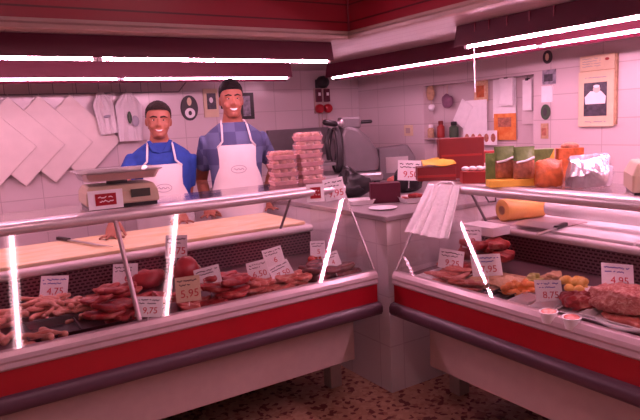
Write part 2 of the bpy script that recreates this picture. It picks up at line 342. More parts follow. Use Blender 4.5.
f4 = fitting('fluorescent_fitting', 'far dark hooded fluorescent strip running along the right wall to the corner', 'y', -3.2, 1.98, 1.05, 1.968, ZC, [-1.6, at(541, 48, 0, 1.05).y], M['tube_wall'], True)


for k, yy in enumerate((-.14, -.24, -.36, -.5, -.64)):
    MB().box((.565, yy-.003, 1.985), (.585, yy+.003, ZC-.002)).build('hook_strip', M['maroon'], f3)
for xx in (-.37, -1.59):
    r = thing('ceiling_tube_lamp', 'fluorescent tube on the high ceiling, reflected as a white streak in the left glass', 'light fitting', (0, 0, 0), 0, 'high ceiling tubes over the customer floor')
    MB().tube([(xx, -3.0, 2.83), (xx, -.75, 2.83)], .016, 12).build('tube', M['shoptube'], r, True)
    MB().box((xx-.04, -3.05, 2.86), (xx+.04, -.7, ZT)).build('batten', M['white'], r)

# ------------------------------------------------------------------ display counters
def counter(name, label, swap, ua, ub, posts, foot_us, pe):
    root = thing(name, label, 'display counter')
    def P(mb): return mb.swap() if swap else mb
    # ua (far end, near the corner) > ub
    P(MB().prism([(-.012, .713), (-.020, .722), (-.016, .742), (-.022, .750), (-.018, .768), (-.004, .786), (.03, .786), (.03, .713)], ub, ua+.0, 'yz')).build('front_trim', M['alutrim'], root, False, .002)
    P(MB().box((ub, -.008, .614), (ua, .03, .713))).build('red_stripe', M['red'], root)
    P(MB().prism([(-.006, .616), (-.028, .608), (-.038, .59), (-.038, .566), (-.028, .548), (-.004, .54), (.05, .54), (.05, .616)], ub, ua+.01, 'yz')).build('bumper', M['bumper'], root, True)
    P(MB().box((ub, .087, .282), (pe, .11, .545))).build('lower_panel', M['panel'], root, False, .003)
    P(MB().box((ub, .112, .27), (pe-.01, 1.18, .70))).build('cabinet_body', M['dark'], root)
    P(MB().box((ub, .03, .54), (ua, .112, .7))).build('apron_rail', M['dark'], root)
    P(MB().prism([(.03, .752), (.645, .790), (.645, .700), (.03, .70)], ub, ua-.005, 'yz')).build('deck', M['deck'], root)
    P(MB().box((ub, .645, .70), (ua-.005, .665, .918))).build('back_grille', M['grille'], root)
    nose = [(.625, .925), (.615, .935), (.612, .945), (.615, .957), (.625, .965), (1.225, .965), (1.225, .918), (.66, .918)]
    P(MB().prism(nose, ub, ua-.005, 'yz')).build('worktop', M['worktop'], root, True)
    P(MB().box((ub, 1.18, 0), (ua-.01, 1.20, .918))).build('service_panel', M['panel'], root)
    # glass
    th = .006; dx, dz = .262, 1.214-.786; nl = math.hypot(dx, dz); nx, nz = dz/nl*th, -dx/nl*th
    P(MB().prism([(.004, .786), (.004+dx, 1.214), (.004+dx+nx, 1.214+nz), (.004+nx, .786+nz)], ub, ua-.012, 'yz')).build('front_glass', M['glass'], root)
    P(MB().prism([(.02, .79), (.275, 1.212), (.63, 1.212), (.63, .965), (.63, .80)], ua-.01, ua-.004, 'yz')).build('end_glass', M['glass'], root)
    P(MB().tube([(ua-.007, .006, .79), (ua-.007, .266, 1.213)], .006, 8)).build('glass_edge', M['glass_edge'], root, True)
    sh = [(.345, 1.241), (.275, 1.243), (.258, 1.238), (.248, 1.226), (.246, 1.212), (.252, 1.198), (.268, 1.190), (.290, 1.192), (.300, 1.222), (.345, 1.225)]
    P(MB().prism(sh, ub, ua, 'yz')).build('shelf_nose', M['alu'], root, True)
    P(MB().box((ub, .290, 1.226), (ua, .68, 1.240))).build('top_shelf', M['shelfglass'], root, False, .002)
    for u in posts:
        P(MB().tube([(u, .016, .79), (u, .272, 1.212)], .011, 10)).build('glass_post', M['alutrim'], root, True)
    for u in ((ua-.035,) if swap else (ua-.19,)):
        P(MB().tube([(u, .50, 1.225), (u-.02, .655, .965)], .008, 8)).build('shelf_support', M['dsteel'], root, True)
    for u in foot_us:
        for v in (.37, 1.05):
            P(MB().box((u-.04, v, 0), (u+.04, v+.08, .275))).build('foot', M['panel'], root, False, .003)
    return root
UA = -.065
pl = at(140, 320, 1, .01).x
counter('display_counter', 'long glass-fronted butcher counter on the left with red band and the men behind it', False, UA, -3.7, [pl, pl-1.6], [UA-.045, -1.9, -3.3], -.165)
counter('display_counter', 'glass-fronted butcher counter on the right with red band beneath the wall calendar', True, UA-.015, -3.2, [-2.2], [UA-.07, -2.6], -.245)

# corner plinth with worktop
cr = thing('corner_counter', 'white tiled corner block between the two counters carrying the slicer', 'counter')
MB().box((.10, .10, 0), (WR-.002, WB-.002, 1.02)).build('tiled_plinth', M['tile_pillar'], cr)
MB().box((.085, .085, 1.02), (WR-.002, WB-.002, 1.052)).build('worktop', M['greytop'], cr, False, .006)
ZW = 1.052; ZS = 1.241; ZB = .966

# ------------------------------------------------------------------ cutting boards on the worktops
tag(MB().box((-3.5, .66, ZB), (at(318, 224, 2, .985).x, 1.215, ZB+.02)).build('chopping_board', M['board'], None, False, .006), 'long worn yellowish chopping board along the back of the left counter', 'chopping board')
ZL = ZB+.02
tag(MB().box((.63, -1.02, ZB), (1.20, -.585, ZB+.016)).build('chopping_board', M['white'], None, False, .004), 'white chopping board lying on the right counter worktop beside the film roll', 'chopping board')
tag(MB().box((.63, -1.75, ZB), (1.20, -1.03, ZB+.016)).build('chopping_board', M['white'], None, False, .004), 'white chopping board at the right frame edge, next to the first white board', 'chopping board')

# ------------------------------------------------------------------ knives
def knife(label, p, q, z, blade=.16):
    p = Vector((p.x, p.y, z)); q = Vector((q.x, q.y, z)); d = q-p
    r = thing('butcher_knife', label, 'knife', p, math.atan2(d.y, d.x)); Ln = d.length; h = min(.13, Ln*.42)
    MB().prism([(0, -.012), (.02, -.015), (h*.6, -.011), (h, -.014), (h, .012), (h*.5, .014), (0, .012)], .003, .022, 'xy').build('handle', M['black'], r, False, .005)
    MB().prism([(h-.01, -.013), (Ln*.8, -.016), (Ln, .008), (h-.01, .011)], .011, .0135, 'xy').build('blade', M['steel'], r)
    return r
knife('black handled butcher knife lying on the yellowish chopping board', atz(58, 240, ZL), atz(112, 249, ZL), ZL)
knife('small knife lying on the white chopping board of the right counter', atz(566, 226, .984), atz(535, 238, .984), .983)

# ------------------------------------------------------------------ price cards
random.seed(4)
def squiggle(mb, x0, x1, z, amp, n, th=.0022):
    xs = [x0+(x1-x0)*k/n for k in range(n+1)]
    for k in range(n):
        if random.random() < .18: continue
        za, zb = z+amp*random.uniform(-1, 1), z+amp*random.uniform(-1, 1)
        mb.prism([(xs[k], za-th/2), (xs[k+1], zb-th/2), (xs[k+1], zb+th/2), (xs[k], za+th/2)], -.0025, -.0016, 'xz')
def price_card(label, px, py, pw, ph, z_base, text, tilt=0, lean=.2, ink='ink_red', header='ink_dark', card='paper', plane=None, yaw=None, spike=True):
    if plane is None: lean += .22
    p = atz(px, py+ph/2, z_base) if plane is None else at(px, py+ph/2, *plane)
    if plane is None and p.x < -.05 and p.y > .53: p = at(px, py+ph/2, 1, .53)
    if plane is None and p.x > -.05 and p.x > .53: p = at(px, py+ph/2, 0, .53)
    k = ppm(p); wd, ht = pw/k, ph/k/math.cos(lean)
    ya = YAW*-1 if yaw is None else yaw
    r = thing('price_card', label, 'price card', p, ya)
    R = Matrix.Rotation(-lean, 4, 'X') @ Matrix.Rotation(tilt, 4, 'Y')
    def T(o): o.matrix_basis = R @ o.matrix_basis; return o
    c = T(MB().box((-wd/2, -.0015, 0), (wd/2, .0015, ht)).build('card', M[card], r, False, .001))
    h = MB()
    squiggle(h, -wd*.42, wd*.42, ht*.82, ht*.035, 16, ht*.045)
    squiggle(h, -wd*.40, wd*.25, ht*.66, ht*.03, 12, ht*.04)
    T(h.build('handwriting', M[header], r))
    if text:
        o = lettering(text, ht*.43, 'price', M[ink], r, (wd*.06, -.0022, ht*.30))
        o.matrix_basis = R @ (Matrix.Translation(o.location) @ Matrix.Rotation(math.pi/2, 4, 'X'))
    if spike: T(MB().tube([(0, .003, -.05), (0, .003, ht*.3)], .002, 6).build('spike', M['white'], r))
    return r
PC = [
 ('white price card in blue ink behind the sausages, leftmost of the left counter', 53, 288, 28, 21, .80, '4,75', .02, .2, 'ink_red', 'ink_blue'),
 ('plain white price card half behind the glass post of the left counter', 125, 275, 25, 20, .80, '6', 0, .15, 'ink_red', 'ink_dark'),
 ('white price card low in front of the piled red steaks', 148, 308, 27, 18, .80, '9,75', .05, .3, 'ink_red', 'ink_dark'),
 ('white price card hooked high against the grille above the cured meat', 176, 247, 22, 22, .87, '8,75', .03, .1, 'ink_red', 'ink_dark'),
 ('cream price card between the cured meat and the patties', 189, 290, 25, 23, .80, '5,95', -.1, .25, 'ink_red', 'ink_dark'),
 ('tilted white price card standing on the big chops', 210, 277, 26, 18, .83, '8,50', -.22, .2, 'ink_red', 'ink_dark'),
 ('greyish price card on the left end of the pale fillets', 260, 271, 21, 18, .82, '6,50', -.2, .2, 'ink_red', 'ink_dark'),
 ('price card rising highest above the pale fillets', 276, 257, 20, 17, .85, '6', -.25, .2, 'ink_red', 'ink_dark'),
 ('tilted price card sunk low to the right among the pale fillets', 285, 271, 22, 15, .81, '7,50', -.45, .4, 'ink_red', 'ink_dark'),
 ('dim pinkish price card behind the red sausage ring', 318, 249, 15, 15, .83, '5', 0, .1, 'ink_red', 'ink_dark'),
 ('price card on the dark liver by the end glass', 334, 260, 17, 14, .83, '4', -.3, .2, 'ink_red', 'ink_dark'),
 ('tilted price card nearest the hanging plastic bag in the right counter', 450, 260, 25, 18, .80, '9,25', .22, .2, 'ink_red', 'ink_dark'),
 ('price card highest in the right counter under the film dispenser', 472, 238, 19, 20, .88, '8', .08, .1, 'ink_red', 'ink_dark'),
 ('wide price card with blue heading in front of the red joints', 488, 266, 30, 20, .82, '7,95', 0, .25, 'ink_red', 'ink_blue'),
 ('blue-grey price card in front of the orange meat rolls', 550, 292, 27, 20, .79, '8,75', .05, .25, 'ink_red', 'ink_blue'),
 ('white price card standing on the minced meat, rightmost of all', 618, 277, 32, 23, .84, '4,95', .14, .2, 'ink_red', 'ink_blue'),
]
for i, a in enumerate(PC):
    price_card(a[0], a[1], a[2], a[3], a[4], a[5], a[6], a[7], a[8], a[9], a[10], card='cream_paper' if 'cream' in a[0] else 'paper')
M['bluecard'] = M['paper']

# cards on the shelf
def red_sticker_card(label, c, w, h, yaw, lean=.1):
    r = thing('shelf_sign', label, 'sign', c, yaw)
    R = Matrix.Rotation(-lean, 4, 'X')
    a = MB().box((-w/2, -.002, 0), (w/2, .002, h)).build('card', M['paper'], r, False, .001)
    s = MB().box((-w*.30, -.004, h*.2), (w*.30, -.002, h*.82)).build('red_square', M['red'], r)
    q = MB(); squiggle(q, -w*.22, w*.2, h*.62, h*.05, 7, h*.05); squiggle(q, -w*.18, w*.22, h*.42, h*.05, 7, h*.05)
    q.v = [(x, y-.0025, z) for x, y, z in q.v]; t = q.build('lettering', M['paper'], r)
    for o in (a, s, t): o.matrix_basis = R @ o.matrix_basis
    return r
p = at(316, 202, 1, .245); red_sticker_card('small white sign with a red square hung on the left shelf end', p, 18/ppm(p), 18/ppm(p), -.35)
price_card('white price sign hung on the shelf end beside the red square sign', 336, 189, 21, 22, 0, '9,95', -.12, .05, plane=(1, .243), yaw=-.35, spike=False)

# ------------------------------------------------------------------ kitchen scale on the shelf
sc = atz(117, 204, ZS); kx = ppm(sc)
sr = thing('counter_scale', 'beige weighing scale with steel tray on the left shelf', 'scale', (sc.x, .49, ZS), -.07)
W = .33; D = .27
body = [[(x*W/2*k, y*D/2*k2, z) for x, y in ((-1, -1), (1, -1), (1, 1), (-1, 1))] for z, k, k2 in ((.018, 1.0, 1.0), (.03, 1.02, 1.02), (.075, 1.0, .98), (.10, .93, .84), (.108, .88, .78))]
MB().loft(body).build('housing', M['beige'], sr, False, .006)
MB().box((-W*.48, -D*.48, .0), (W*.48, D*.48, .02)).build('base', M['black'], sr, False, .004)
MB().box((.035, -D*.515, .045), (.125, -D*.485, .083)).build('display', M['lcd'], sr)
MB().lathe([(.05, .105), (.05, .125), (.09, .128), (.09, .132)], 20).build('tray_support', M['dsteel'], sr, True)
tw, td = .180, .15
rim = [[(x*a, y*b_, z) for x, y in ((-1, -.85), (-.9, -1), (.9, -1), (1, -.85), (1, .85), (.9, 1), (-.9, 1), (-1, .85))] for a, b_, z in ((tw*.9, td*.9, .132), (tw, td, .172), (tw+.014, td+.012, .176), (tw+.014, td+.012, .171), (tw*.975, td*.975, .165), (tw*.9, td*.9, .137))]
MB().loft(rim).build('weighing_tray', M['steel'], sr, False)
for a in (-.13, .13):
    for b_ in (-.1, .1): MB().lathe([(.013, -.0005), (.015, .004), (.012, .012)], 10, Matrix.Translation((a, b_, 0))).build('foot', M['dark'], sr)
red_sticker_card('white card with a red square fixed on the front of the beige scale', sr.matrix_basis @ Vector((-.083, -.145, .004)), .155, .088, -.07, 0)

# ------------------------------------------------------------------ egg cartons
def egg_carton():
    r = thing('egg_carton', 'x', 'egg carton', (0, 0, 0), -.4)
    a, d, h = .075, .052, .046
    MB().loft([[(x*a*k, y*d*k, z) for x, y in ((-1, -1), (1, -1), (1, 1), (-1, 1))] for z, k in ((0, .9), (.018, 1.0), (.021, 1.03), (.024, 1.03))]).build('carton_base', M['egg'], r, False, .003)
    for i in range(3):
        for j in range(2):
            MB().ell(((i-1)*.047, (j-.5)*.047, .030), (.021, .021, .0175), None, 12, 8).build('egg', M['eggshell'], r, True)
    lid = MB().loft([[(x*a*k, y*d*k, z) for x, y in ((-1, -1), (1, -1), (1, 1), (-1, 1))] for z, k in ((.0242, 1.03), (.027, .99), (.044, .92), (.0495, .86))], True)
    lid.build('clear_lid', M['eggfilm'], r, False, .004)
    return r
M['eggfilm'] = film_mat('clear_pink_plastic', (.82, .5, .52), .28)
e0 = egg_carton(); first = True
c0 = atz(283, 186, ZS); c1 = atz(310, 183.5, ZS); ords = ['bottom', 'second from bottom', 'third from bottom', 'fourth from bottom', 'fifth from bottom', 'sixth from bottom']
rnd = random.Random(3)
for st, (cx, n) in enumerate(((-.285, 4), (-.125, 6))):
    for k in range(n):
        o = e0 if first else copy_tree(e0); first = False
        cy = .56 if st == 0 else .53
        o.location = (cx+rnd.uniform(-.006, .006), cy+rnd.uniform(-.006, .006), ZS+.0497*k); o.rotation_euler = (0, 0, -.12+rnd.uniform(-.06, .06))
        o['label'] = ('pinkish egg carton, %s of the %s stack on the left shelf' % ('topmost' if k == n-1 else ords[k], 'shorter left' if st == 0 else 'taller right'))
        o['group'] = 'egg cartons stacked on the shelf'

# ------------------------------------------------------------------ meat and sausages
rr = random.Random(11)
def slab(rx, ry, th, seed, n=26, irr=.30, curl=0):
    q = random.Random(seed); ph = [q.uniform(0, 6.28) for _ in range(4)]
    out = []
    for i in range(n):
        a = 2*math.pi*i/n
        k = 1+irr*(math.sin(2*a+ph[0])*.5+math.sin(3*a+ph[1])*.5+math.sin(5*a+ph[2])*.25)
        out.append((rx*k*math.cos(a), ry*k*math.sin(a)))
    mb = MB(); rings = []
    for s, z in ((.80, 0), (.95, .15*th), (1, .5*th), (.95, .85*th), (.78, th), (.4, th*1.06), (.05, th*1.08)):
        rings.append([(x*s, y*s, max(0, z+curl*((x*s/rx)**2)+th*.35*z/th*noise.noise(Vector((x*s*28+seed, y*s*28, seed*.7))))) for x, y in out])
    return mb.loft(rings)
def lump(rx, ry, rz, seed, amp=.15, n=26, m=14):
    mb = MB(); mb.ell((0, 0, rz*.92), (rx, ry, rz), None, n, m); vs = []
    for x, y, z in mb.v:
        d = noise.noise(Vector((x/rx*1.2+seed*3.1, y/ry*1.2, z/rz*1.2)))*amp+noise.noise(Vector((x/rx*3.5+seed, y/ry*3.5, z/rz*3)))*amp*.35
        vs.append((x*(1+d), y*(1+d), max(0, z*(1+d))))
    mb.v = vs; return mb
def deck_z(p):                          # height of the sloping deck under a point
    v = p.y if p.x < -.05 else p.x
    return .752+(v-.03)*.0618
def put(mb, name, label, cat, px, py, mt, lift=0, rz=0, rx=0, ry=0, group=None, z=None):
    p = atz(px, py, .775); 
    for _ in range(3): p = atz(px, py, deck_z(p)+.01)
    ext = max(max(abs(q[0]), abs(q[1])) for q in mb.v)*.8+.03
    if p.x < -.05: p.y = min(max(p.y, ext), .64-ext*.9); p.x = min(p.x, -.085-ext)
    else: p.x = min(max(p.x, ext), .64-ext*.9); p.y = min(p.y, -.10-ext)
    o = mb.build(name, M[mt], None, True); o.location = (p.x, p.y, deck_z(p)+lift+.004); o.rotation_euler = (rx, ry, rz)
    return tag(o, label, cat, group)
def sausage_mesh(Ln, rad, bend, seed):
    q = random.Random(seed); pts = []; rads = []
    for k in range(11):
        t = k/10-.5; a = t*bend
        if abs(bend) > .05: R = Ln/bend; pts.append((R*math.sin(a), R*(1-math.cos(a)), rad+.004*math.sin(7*t+seed)))
        else: pts.append((Ln*t, 0, rad))
        rads.append(rad*(1+.08*math.sin(9*t+seed)))
    return MB().tube(pts, rads, 10, True)
# sausage heap behind the black tray
def pile(name, label, cat, group, mt, n, cx, cy, sx, sy, maker, layers, lh, seed):
    q = random.Random(seed)
    for k in range(n):
        ly = k*layers//n; t = 1-ly/max(1, layers)*.45
        put(maker(k), name, label, cat, cx+q.uniform(-sx, sx)*t, cy+q.uniform(-sy, sy)*t, mt, ly*lh, q.uniform(0, 3.1), q.uniform(-.08, .08), 0, group)
pile('sausage', 'pale fresh sausage in the heap behind the black tray, under the leftmost card', 'sausage', 'heap of pale sausages behind the black tray', 'saus', 44, 64, 312, 38, 7, lambda k: sausage_mesh(.12+.03*(k % 3), .0108, (1.9, -1.3, 2.6, .8)[k % 4], k), 4, .017, 5)
pile('sausage', 'pale sausage lying between the front trim and the black tray', 'sausage', 'pale sausages in front of the black tray', 'saus', 6, 45, 345, 19, 3, lambda k: sausage_mesh(.13, .014, .6, k+40), 2, .018, 6)
pile('sausage', 'pale sausage at the left frame edge beside the black tray', 'sausage', 'pale sausages at the left frame edge', 'saus', 12, 2, 332, 14, 16, lambda k: sausage_mesh(.14, .014, 1.2, k+70), 3, .018, 7)
tr = atz(78, 330, .76)
r = thing('meat_tray', 'empty black plastic tray among the sausages in the left counter', 'tray', (tr.x, tr.y, deck_z(tr)+.006), .0)
r.rotation_euler = (.06, 0, 0)
tw, td = .20, .105
MB().loft([[(x*a, y*b_, z) for x, y in ((-1, -1), (1, -1), (1, 1), (-1, 1))] for a, b_, z in ((tw*.9, td*.86, 0), (tw, td, .034), (tw+.008, td+.008, .036), (tw+.008, td+.008, .033), (tw*.97, td*.96, .030), (tw*.88, td*.84, .005))]).build('tray_shell', M['black'], r, False, .002)
MB().box((.0, -td*.8, .006), (.004, td*.8, .026)).build('divider', M['dark'], r)
# red steaks pile
def steak_pile(name, label, cat, group, mt, n, cx, cy, sx, sy, rx, ry, th, seed, layers, bone=False, tiltx=.0):
    q = random.Random(seed)
    for k in range(n):
        ly = k*layers//n
        o = put(slab(rx*q.uniform(.85, 1.1), ry*q.uniform(.85, 1.1), th, seed*50+k, curl=.008), name, label, cat, cx+q.uniform(-sx, sx), cy+q.uniform(-sy, sy), mt, ly*th*.95, q.uniform(-.6, .6), q.uniform(-.1, .1)+tiltx, q.uniform(-.15, .15), group)
        if bone:
            MB().tube([(-rx*.9, ry*.5, th*.5), (-rx*.2, ry*.85, th*.55), (rx*.5, ry*.8, th*.5)], [.007, .009, .006], 8, True).build('bone', M['rib'], o, True)
M['rib'] = mat('bone_fat', (.78, .58, .5), .5)
steak_pile('steak', 'red beef steak in the layered pile between the black tray and the glass post', 'steak', 'layered red steaks right of the black tray', 'beef', 18, 113, 318, 15, 9, .07, .05, .024, 2, 5)
steak_pile('steak', 'red steak slice behind the low white price card', 'steak', 'red slices behind the low white card', 'beef', 9, 150, 307, 16, 8, .06, .045, .022, 21, 3)
steak_pile('steak', 'orange-pink cutlet at the foot of the white price card half behind the post', 'steak', 'cutlets behind the steaks', 'pork', 5, 122, 294, 16, 3, .08, .05, .018, 22, 2)
put(lump(.10, .065, .05, 3), 'meat_joint', 'dark red lean meat joint lying left of the cured meat', 'meat joint', 148, 285, 'cured', 0, .3)
o = put(lump(.07, .06, .085, 5, .08), 'cured_meat', 'red paprika-cured meat tied with string in the middle of the left counter', 'cured meat', 188, 286, 'cured', 0, .2)
MB().tube([(.0, .0, .168), (.02, -.01, .155), (.062, -.035, .10), (.066, -.045, .04)], .003, 6).build('string', M['twine'], o, True)
steak_pile('meat_patty', 'small pinkish patty lying before the cream price card', 'patty', 'patties in front of the cream card', 'pork', 7, 188, 305, 16, 4, .045, .04, .02, 23, 2)
steak_pile('pork_chop', 'thick red chop with a pale bone edge under the tilted white card', 'chop', 'thick chops under the tilted card', 'beef', 12, 226, 298, 15, 6, .075, .055, .026, 24, 4, True)
steak_pile('meat_fillet', 'pale orange-pink fillet under the group of three price cards', 'fillet', 'pale fillets under the three cards', 'pork', 22, 268, 290, 23, 6, .06, .04, .022, 25, 3)
steak_pile('meat_fillet', 'pink fillet right of the three price cards against the front trim', 'fillet', 'pink fillets left of the liver', 'pork', 9, 300, 283, 12, 4, .06, .04, .02, 26, 3)
for k, (x, y, b_) in enumerate(((310, 268, 2.0), (312, 265, 1.7))):
    put(sausage_mesh(.26, .018, -b_, k+3), 'cured_sausage', ('front curved red cured sausage arching over the liver' if k == 0 else 'rear curved red cured sausage under the dim pinkish card'), 'sausage', x, y, 'chorizo', .01+.02*k, .75, 0, 0, 'curved red sausages by the liver')
steak_pile('liver_slab', 'glossy dark liver piece against the end glass of the left counter', 'liver', 'dark liver by the end glass', 'liver', 11, 335, 278, 22, 6, .09, .06, .026, 27, 3)
# right counter
def tray(label, px, py, w, d, rz, mt='white', h=.022, tilt=0, lift=0):
    p = atz(px, py, .775)
    for _ in range(3): p = atz(px, py, deck_z(p)+.01+lift)
    p.x = max(p.x, w*.5+.045); p.y = min(p.y, -.10-d*.5)
    r = thing('food_tray', label, 'tray', (p.x, p.y, deck_z(p)+.006+lift), rz); r.rotation_euler = (0, -.06, rz)
    MB().loft([[(x*a, y*b_, z) for x, y in ((-1, -1), (1, -1), (1, 1), (-1, 1))] for a, b_, z in ((w*.45, d*.45, 0), (w*.5, d*.5, h), (w*.5+.007, d*.5+.007, h+.001), (w*.5+.007, d*.5+.007, h-.003), (w*.48, d*.48, h-.003), (w*.43, d*.43, .004))]).build('tray_shell', M[mt], r, False, .002)
    return r
def on_tray(name, label, cat, group, mt, n, tr_, sx, sy, rx, ry, th, seed, layers, base_=.006):
    q = random.Random(seed); mw = Matrix.LocRotScale(tr_.location, tr_.rotation_euler, None)
    for k in range(n):
        ly = k*layers//n
        o = slab(rx*q.uniform(.85, 1.1), ry*q.uniform(.85, 1.1), th, seed*31+k).build(name, M[mt], None, True)
        o.location = mw @ Vector((q.uniform(-sx, sx), q.uniform(-sy, sy), base_+ly*th)); o.rotation_euler = (q.uniform(-.08, .08), q.uniform(-.1, .1)-.06, q.uniform(0, 3))
        tag(o, label, cat, group)
t = tray('pale tray of sliced pork nearest the corner in the right counter', 428, 282, .26, .20, 0, 'white', .016)
on_tray('pork_slice', 'thin pink pork slice on the tray nearest the corner', 'meat slice', 'pork slices on the tray nearest the corner', 'pork', 9, t, .07, .05, .07, .05, .010, 31, 4)
steak_pile('meat_joint', 'red joint stacked behind the wide blue-headed card', 'meat joint', 'red joints at the back of the right counter', 'beef', 14, 487, 267, 18, 6, .075, .06, .035, 32, 4)
put(lump(.06, .05, .05, 8), 'meat_joint', 'single red joint right under the highest price card of the right counter', 'meat joint', 468, 262, 'beef', .02)
t = tray('pale tray of breaded cutlets in the middle of the right counter', 500, 283, .24, .30, .1, 'tan', .014)
on_tray('breaded_cutlet', 'flat tan breaded cutlet on the tray right of the wide card', 'cutlet', 'breaded cutlets', 'bread', 7, t, .06, .09, .08, .055, .010, 33, 3)
steak_pile('meat_slice', 'pink slice by the front trim below the wide blue-headed card', 'meat slice', 'pink slices at the front of the right counter', 'pork', 10, 458, 287, 20, 4, .06, .045, .014, 34, 3)
t = tray('small black tray at the front trim left of the orange rolls', 497, 298, .12, .09, 0, 'black', .02)
pile('meat_roll', 'orange marinated meat roll in front of the breaded cutlets', 'meat roll', 'orange meat rolls', 'orange', 9, 518, 292, 13, 3, lambda k: sausage_mesh(.07, .015, .3, k+90), 2, .022, 35)
pile('stuffed_pepper', 'small yellow-green stuffed bite behind the orange rolls', 'stuffed bite', 'yellow-green bites behind the orange rolls', 'green', 5, 534, 281, 9, 3, lambda k: slab(.025, .022, .026, k+120), 2, .02, 36)
steak_pile('breaded_fritter', 'brown fritter lying behind the blue-grey price card', 'fritter', 'brown fritters behind the blue-grey card', 'bread', 4, 549, 279, 8, 2, .04, .03, .02, 37, 2)
pile('golden_croquette', 'golden orange croquette left of the minced meat', 'croquette', 'golden croquettes beside the mince', 'yellow', 7, 575, 290, 9, 3, lambda k: sausage_mesh(.05, .02, .1, k+140), 2, .026, 38)
t = tray('large white tray holding the minced meat in the right counter', 612, 310, .34, .40, .05, 'white', .02)
for k, (dx, dy, rx, ry, rz, lb) in enumerate(((.02, -.04, .13, .15, .05, 'broad coarse mound of minced meat under the rightmost card'), (-.06, .11, .075, .075, .035, 'smaller dark mound of minced meat left of the broad mound'))):
    mb = lump(rx, ry, rz, 9+k, .2, 60, 30)
    mb.v = [(x+noise.noise(Vector((x*70, y*70, z*70)))*.006, y, max(0, z+noise.noise(Vector((x*60+9, y*60, z*60)))*.012)) for x, y, z in mb.v]
    o = mb.build('minced_meat', M['mince' if k == 0 else 'beef'], None, True); o.location = Matrix.LocRotScale(t.location, t.rotation_euler, None) @ Vector((dx, dy, .006)); tag(o, lb, 'minced meat')
for k, (x, y, lb) in enumerate(((512, 308, 'film-wrapped pink meat pack at the front trim below the orange rolls'), (536, 313, 'film-wrapped pink meat pack below the blue-grey price card'))):
    t = tray(lb, x, y, .14, .10, .1, 'white', .018); 
    slab(.05, .036, .02, 200+k).build('meat_portion', M['pork'], t, True, 0, (0, 0, .005))
    MB().loft([[(a*.068*s, b_*.048*s, z) for a, b_ in ((-1, -1), (1, -1), (1, 1), (-1, 1))] for z, s in ((.019, 1.0), (.028, .9), (.031, .6))]).build('film', M['film'], t, True)
def cup(label, px, py):
    p = atz(px, py, .78); r = thing('plastic_cup', label, 'cup', (p.x, p.y, deck_z(p)+.006), 0)
    r.rotation_euler = (0, -.06, 0)
    MB().lathe([(.026, 0), (.034, .042), (.037, .043), (.037, .046), (.032, .046), (.025, .004)], 20).build('cup_wall', M['white'], r, True)
    MB().lathe([(.031, .036), (.028, .046), (.012, .052)], 16).build('contents', M['pork'], r, True)
cup('white plastic cup at the front trim, left of the two cups', 549, 316); cup('white plastic cup at the front trim, right of the two cups', 572, 322)
t = tray('long white tray with a looped handle at the right end of the front trim', 618, 331, .16, .34, 0, 'white', .03); t.location.x += .055
mb = MB(); hp = [(-.085-.03*math.sin(math.pi*k/12)-.004, -.09+.18*k/12, .026) for k in range(13)]; mb.tube(hp, .009, 8, True); mb.build('loop_handle', M['white'], t, True)
slab(.05, .11, .022, 77).build('meat_portion', M['pork'], t, True, 0, (0, 0, .006))

# ------------------------------------------------------------------ slicer on the corner worktop
SLX, SLY = .98, 1.78
sl = thing('meat_slicer', 'grey steel meat slicer with round blade and black handle on the corner block', 'meat slicer', (SLX, SLY, ZW), -.42); sl.scale = (1.2, 1.15, 1.17)
MB().box((-.24, -.18, .02), (.26, .18, .085)).build('base', M['steel'], sl, False, .02)
for a in (-.2, .22):
    for b_ in (-.14, .14): MB().lathe([(.02, 0), (.024, .01), (.02, .022)], 12, Matrix.Translation((a, b_, 0))).build('rubber_foot', M['black'], sl)
Rl = Matrix.Rotation(-math.pi/2, 4, 'Y')
hp_ = [(-.02, .085), (-.02, .36), (0, .405), (.05, .42), (.11, .40), (.18, .33), (.235, .24), (.25, .16), (.24, .085)]
MB().prism(hp_, -.13, .13, 'xz').build('motor_housing', M['dsteel'], sl, False, .03)
MB().lathe([(.003, -.006), (.14, -.004), (.15, 0), (.14, .004), (.003, .010)], 40, Matrix.Translation((-.045, 0, .25)) @ Rl).build('blade', M['steel'], sl, True)
MB().lathe([(.003, 0), (.075, 0), (.078, .012), (.05, .02), (.003, .022)], 30, Matrix.Translation((-.052, 0, .25)) @ Rl).build('blade_cover', M['dsteel'], sl, True)
MB().lathe([(.152, -.022), (.166, -.015), (.166, .015), (.152, .022), (.152, -.022)], 40, Matrix.Translation((-.04, 0, .25)) @ Rl).build('blade_guard', M['dark'], sl, True)
MB().prism([(-.34, .15), (-.075, .15), (-.075, .17), (-.32, .17), (-.32, .30), (-.34, .30)], -.17, .12, 'xz').build('carriage', M['steel'], sl, False, .004)
MB().box((-.01, -.06, .40), (.14, .08, .485)).build('top_block', M['dsteel'], sl, False, .015)
MB().tube([(-.05, -.06, .44), (-.12, -.08, .455)], .022, 12, True).build('sharpener_knob', M['black'], sl, True)
MB().lathe([(.022, 0), (.024, .012), (.012, .02)], 16, Matrix.Translation((-.01, -.065, .445)) @ Matrix.Rotation(math.pi/2, 4, 'X')).build('chrome_knob', M['steel'], sl, True)
MB().tube([(.13, 0, .445), (.22, 0, .445)], .014, 10, True).build('side_handle', M['black'], sl, True)
MB().tube([(-.10, -.13, .40), (-.13, -.15, .32), (-.12, -.15, .20)], .016, 10, True).build('meat_pusher', M['black'], sl, True)
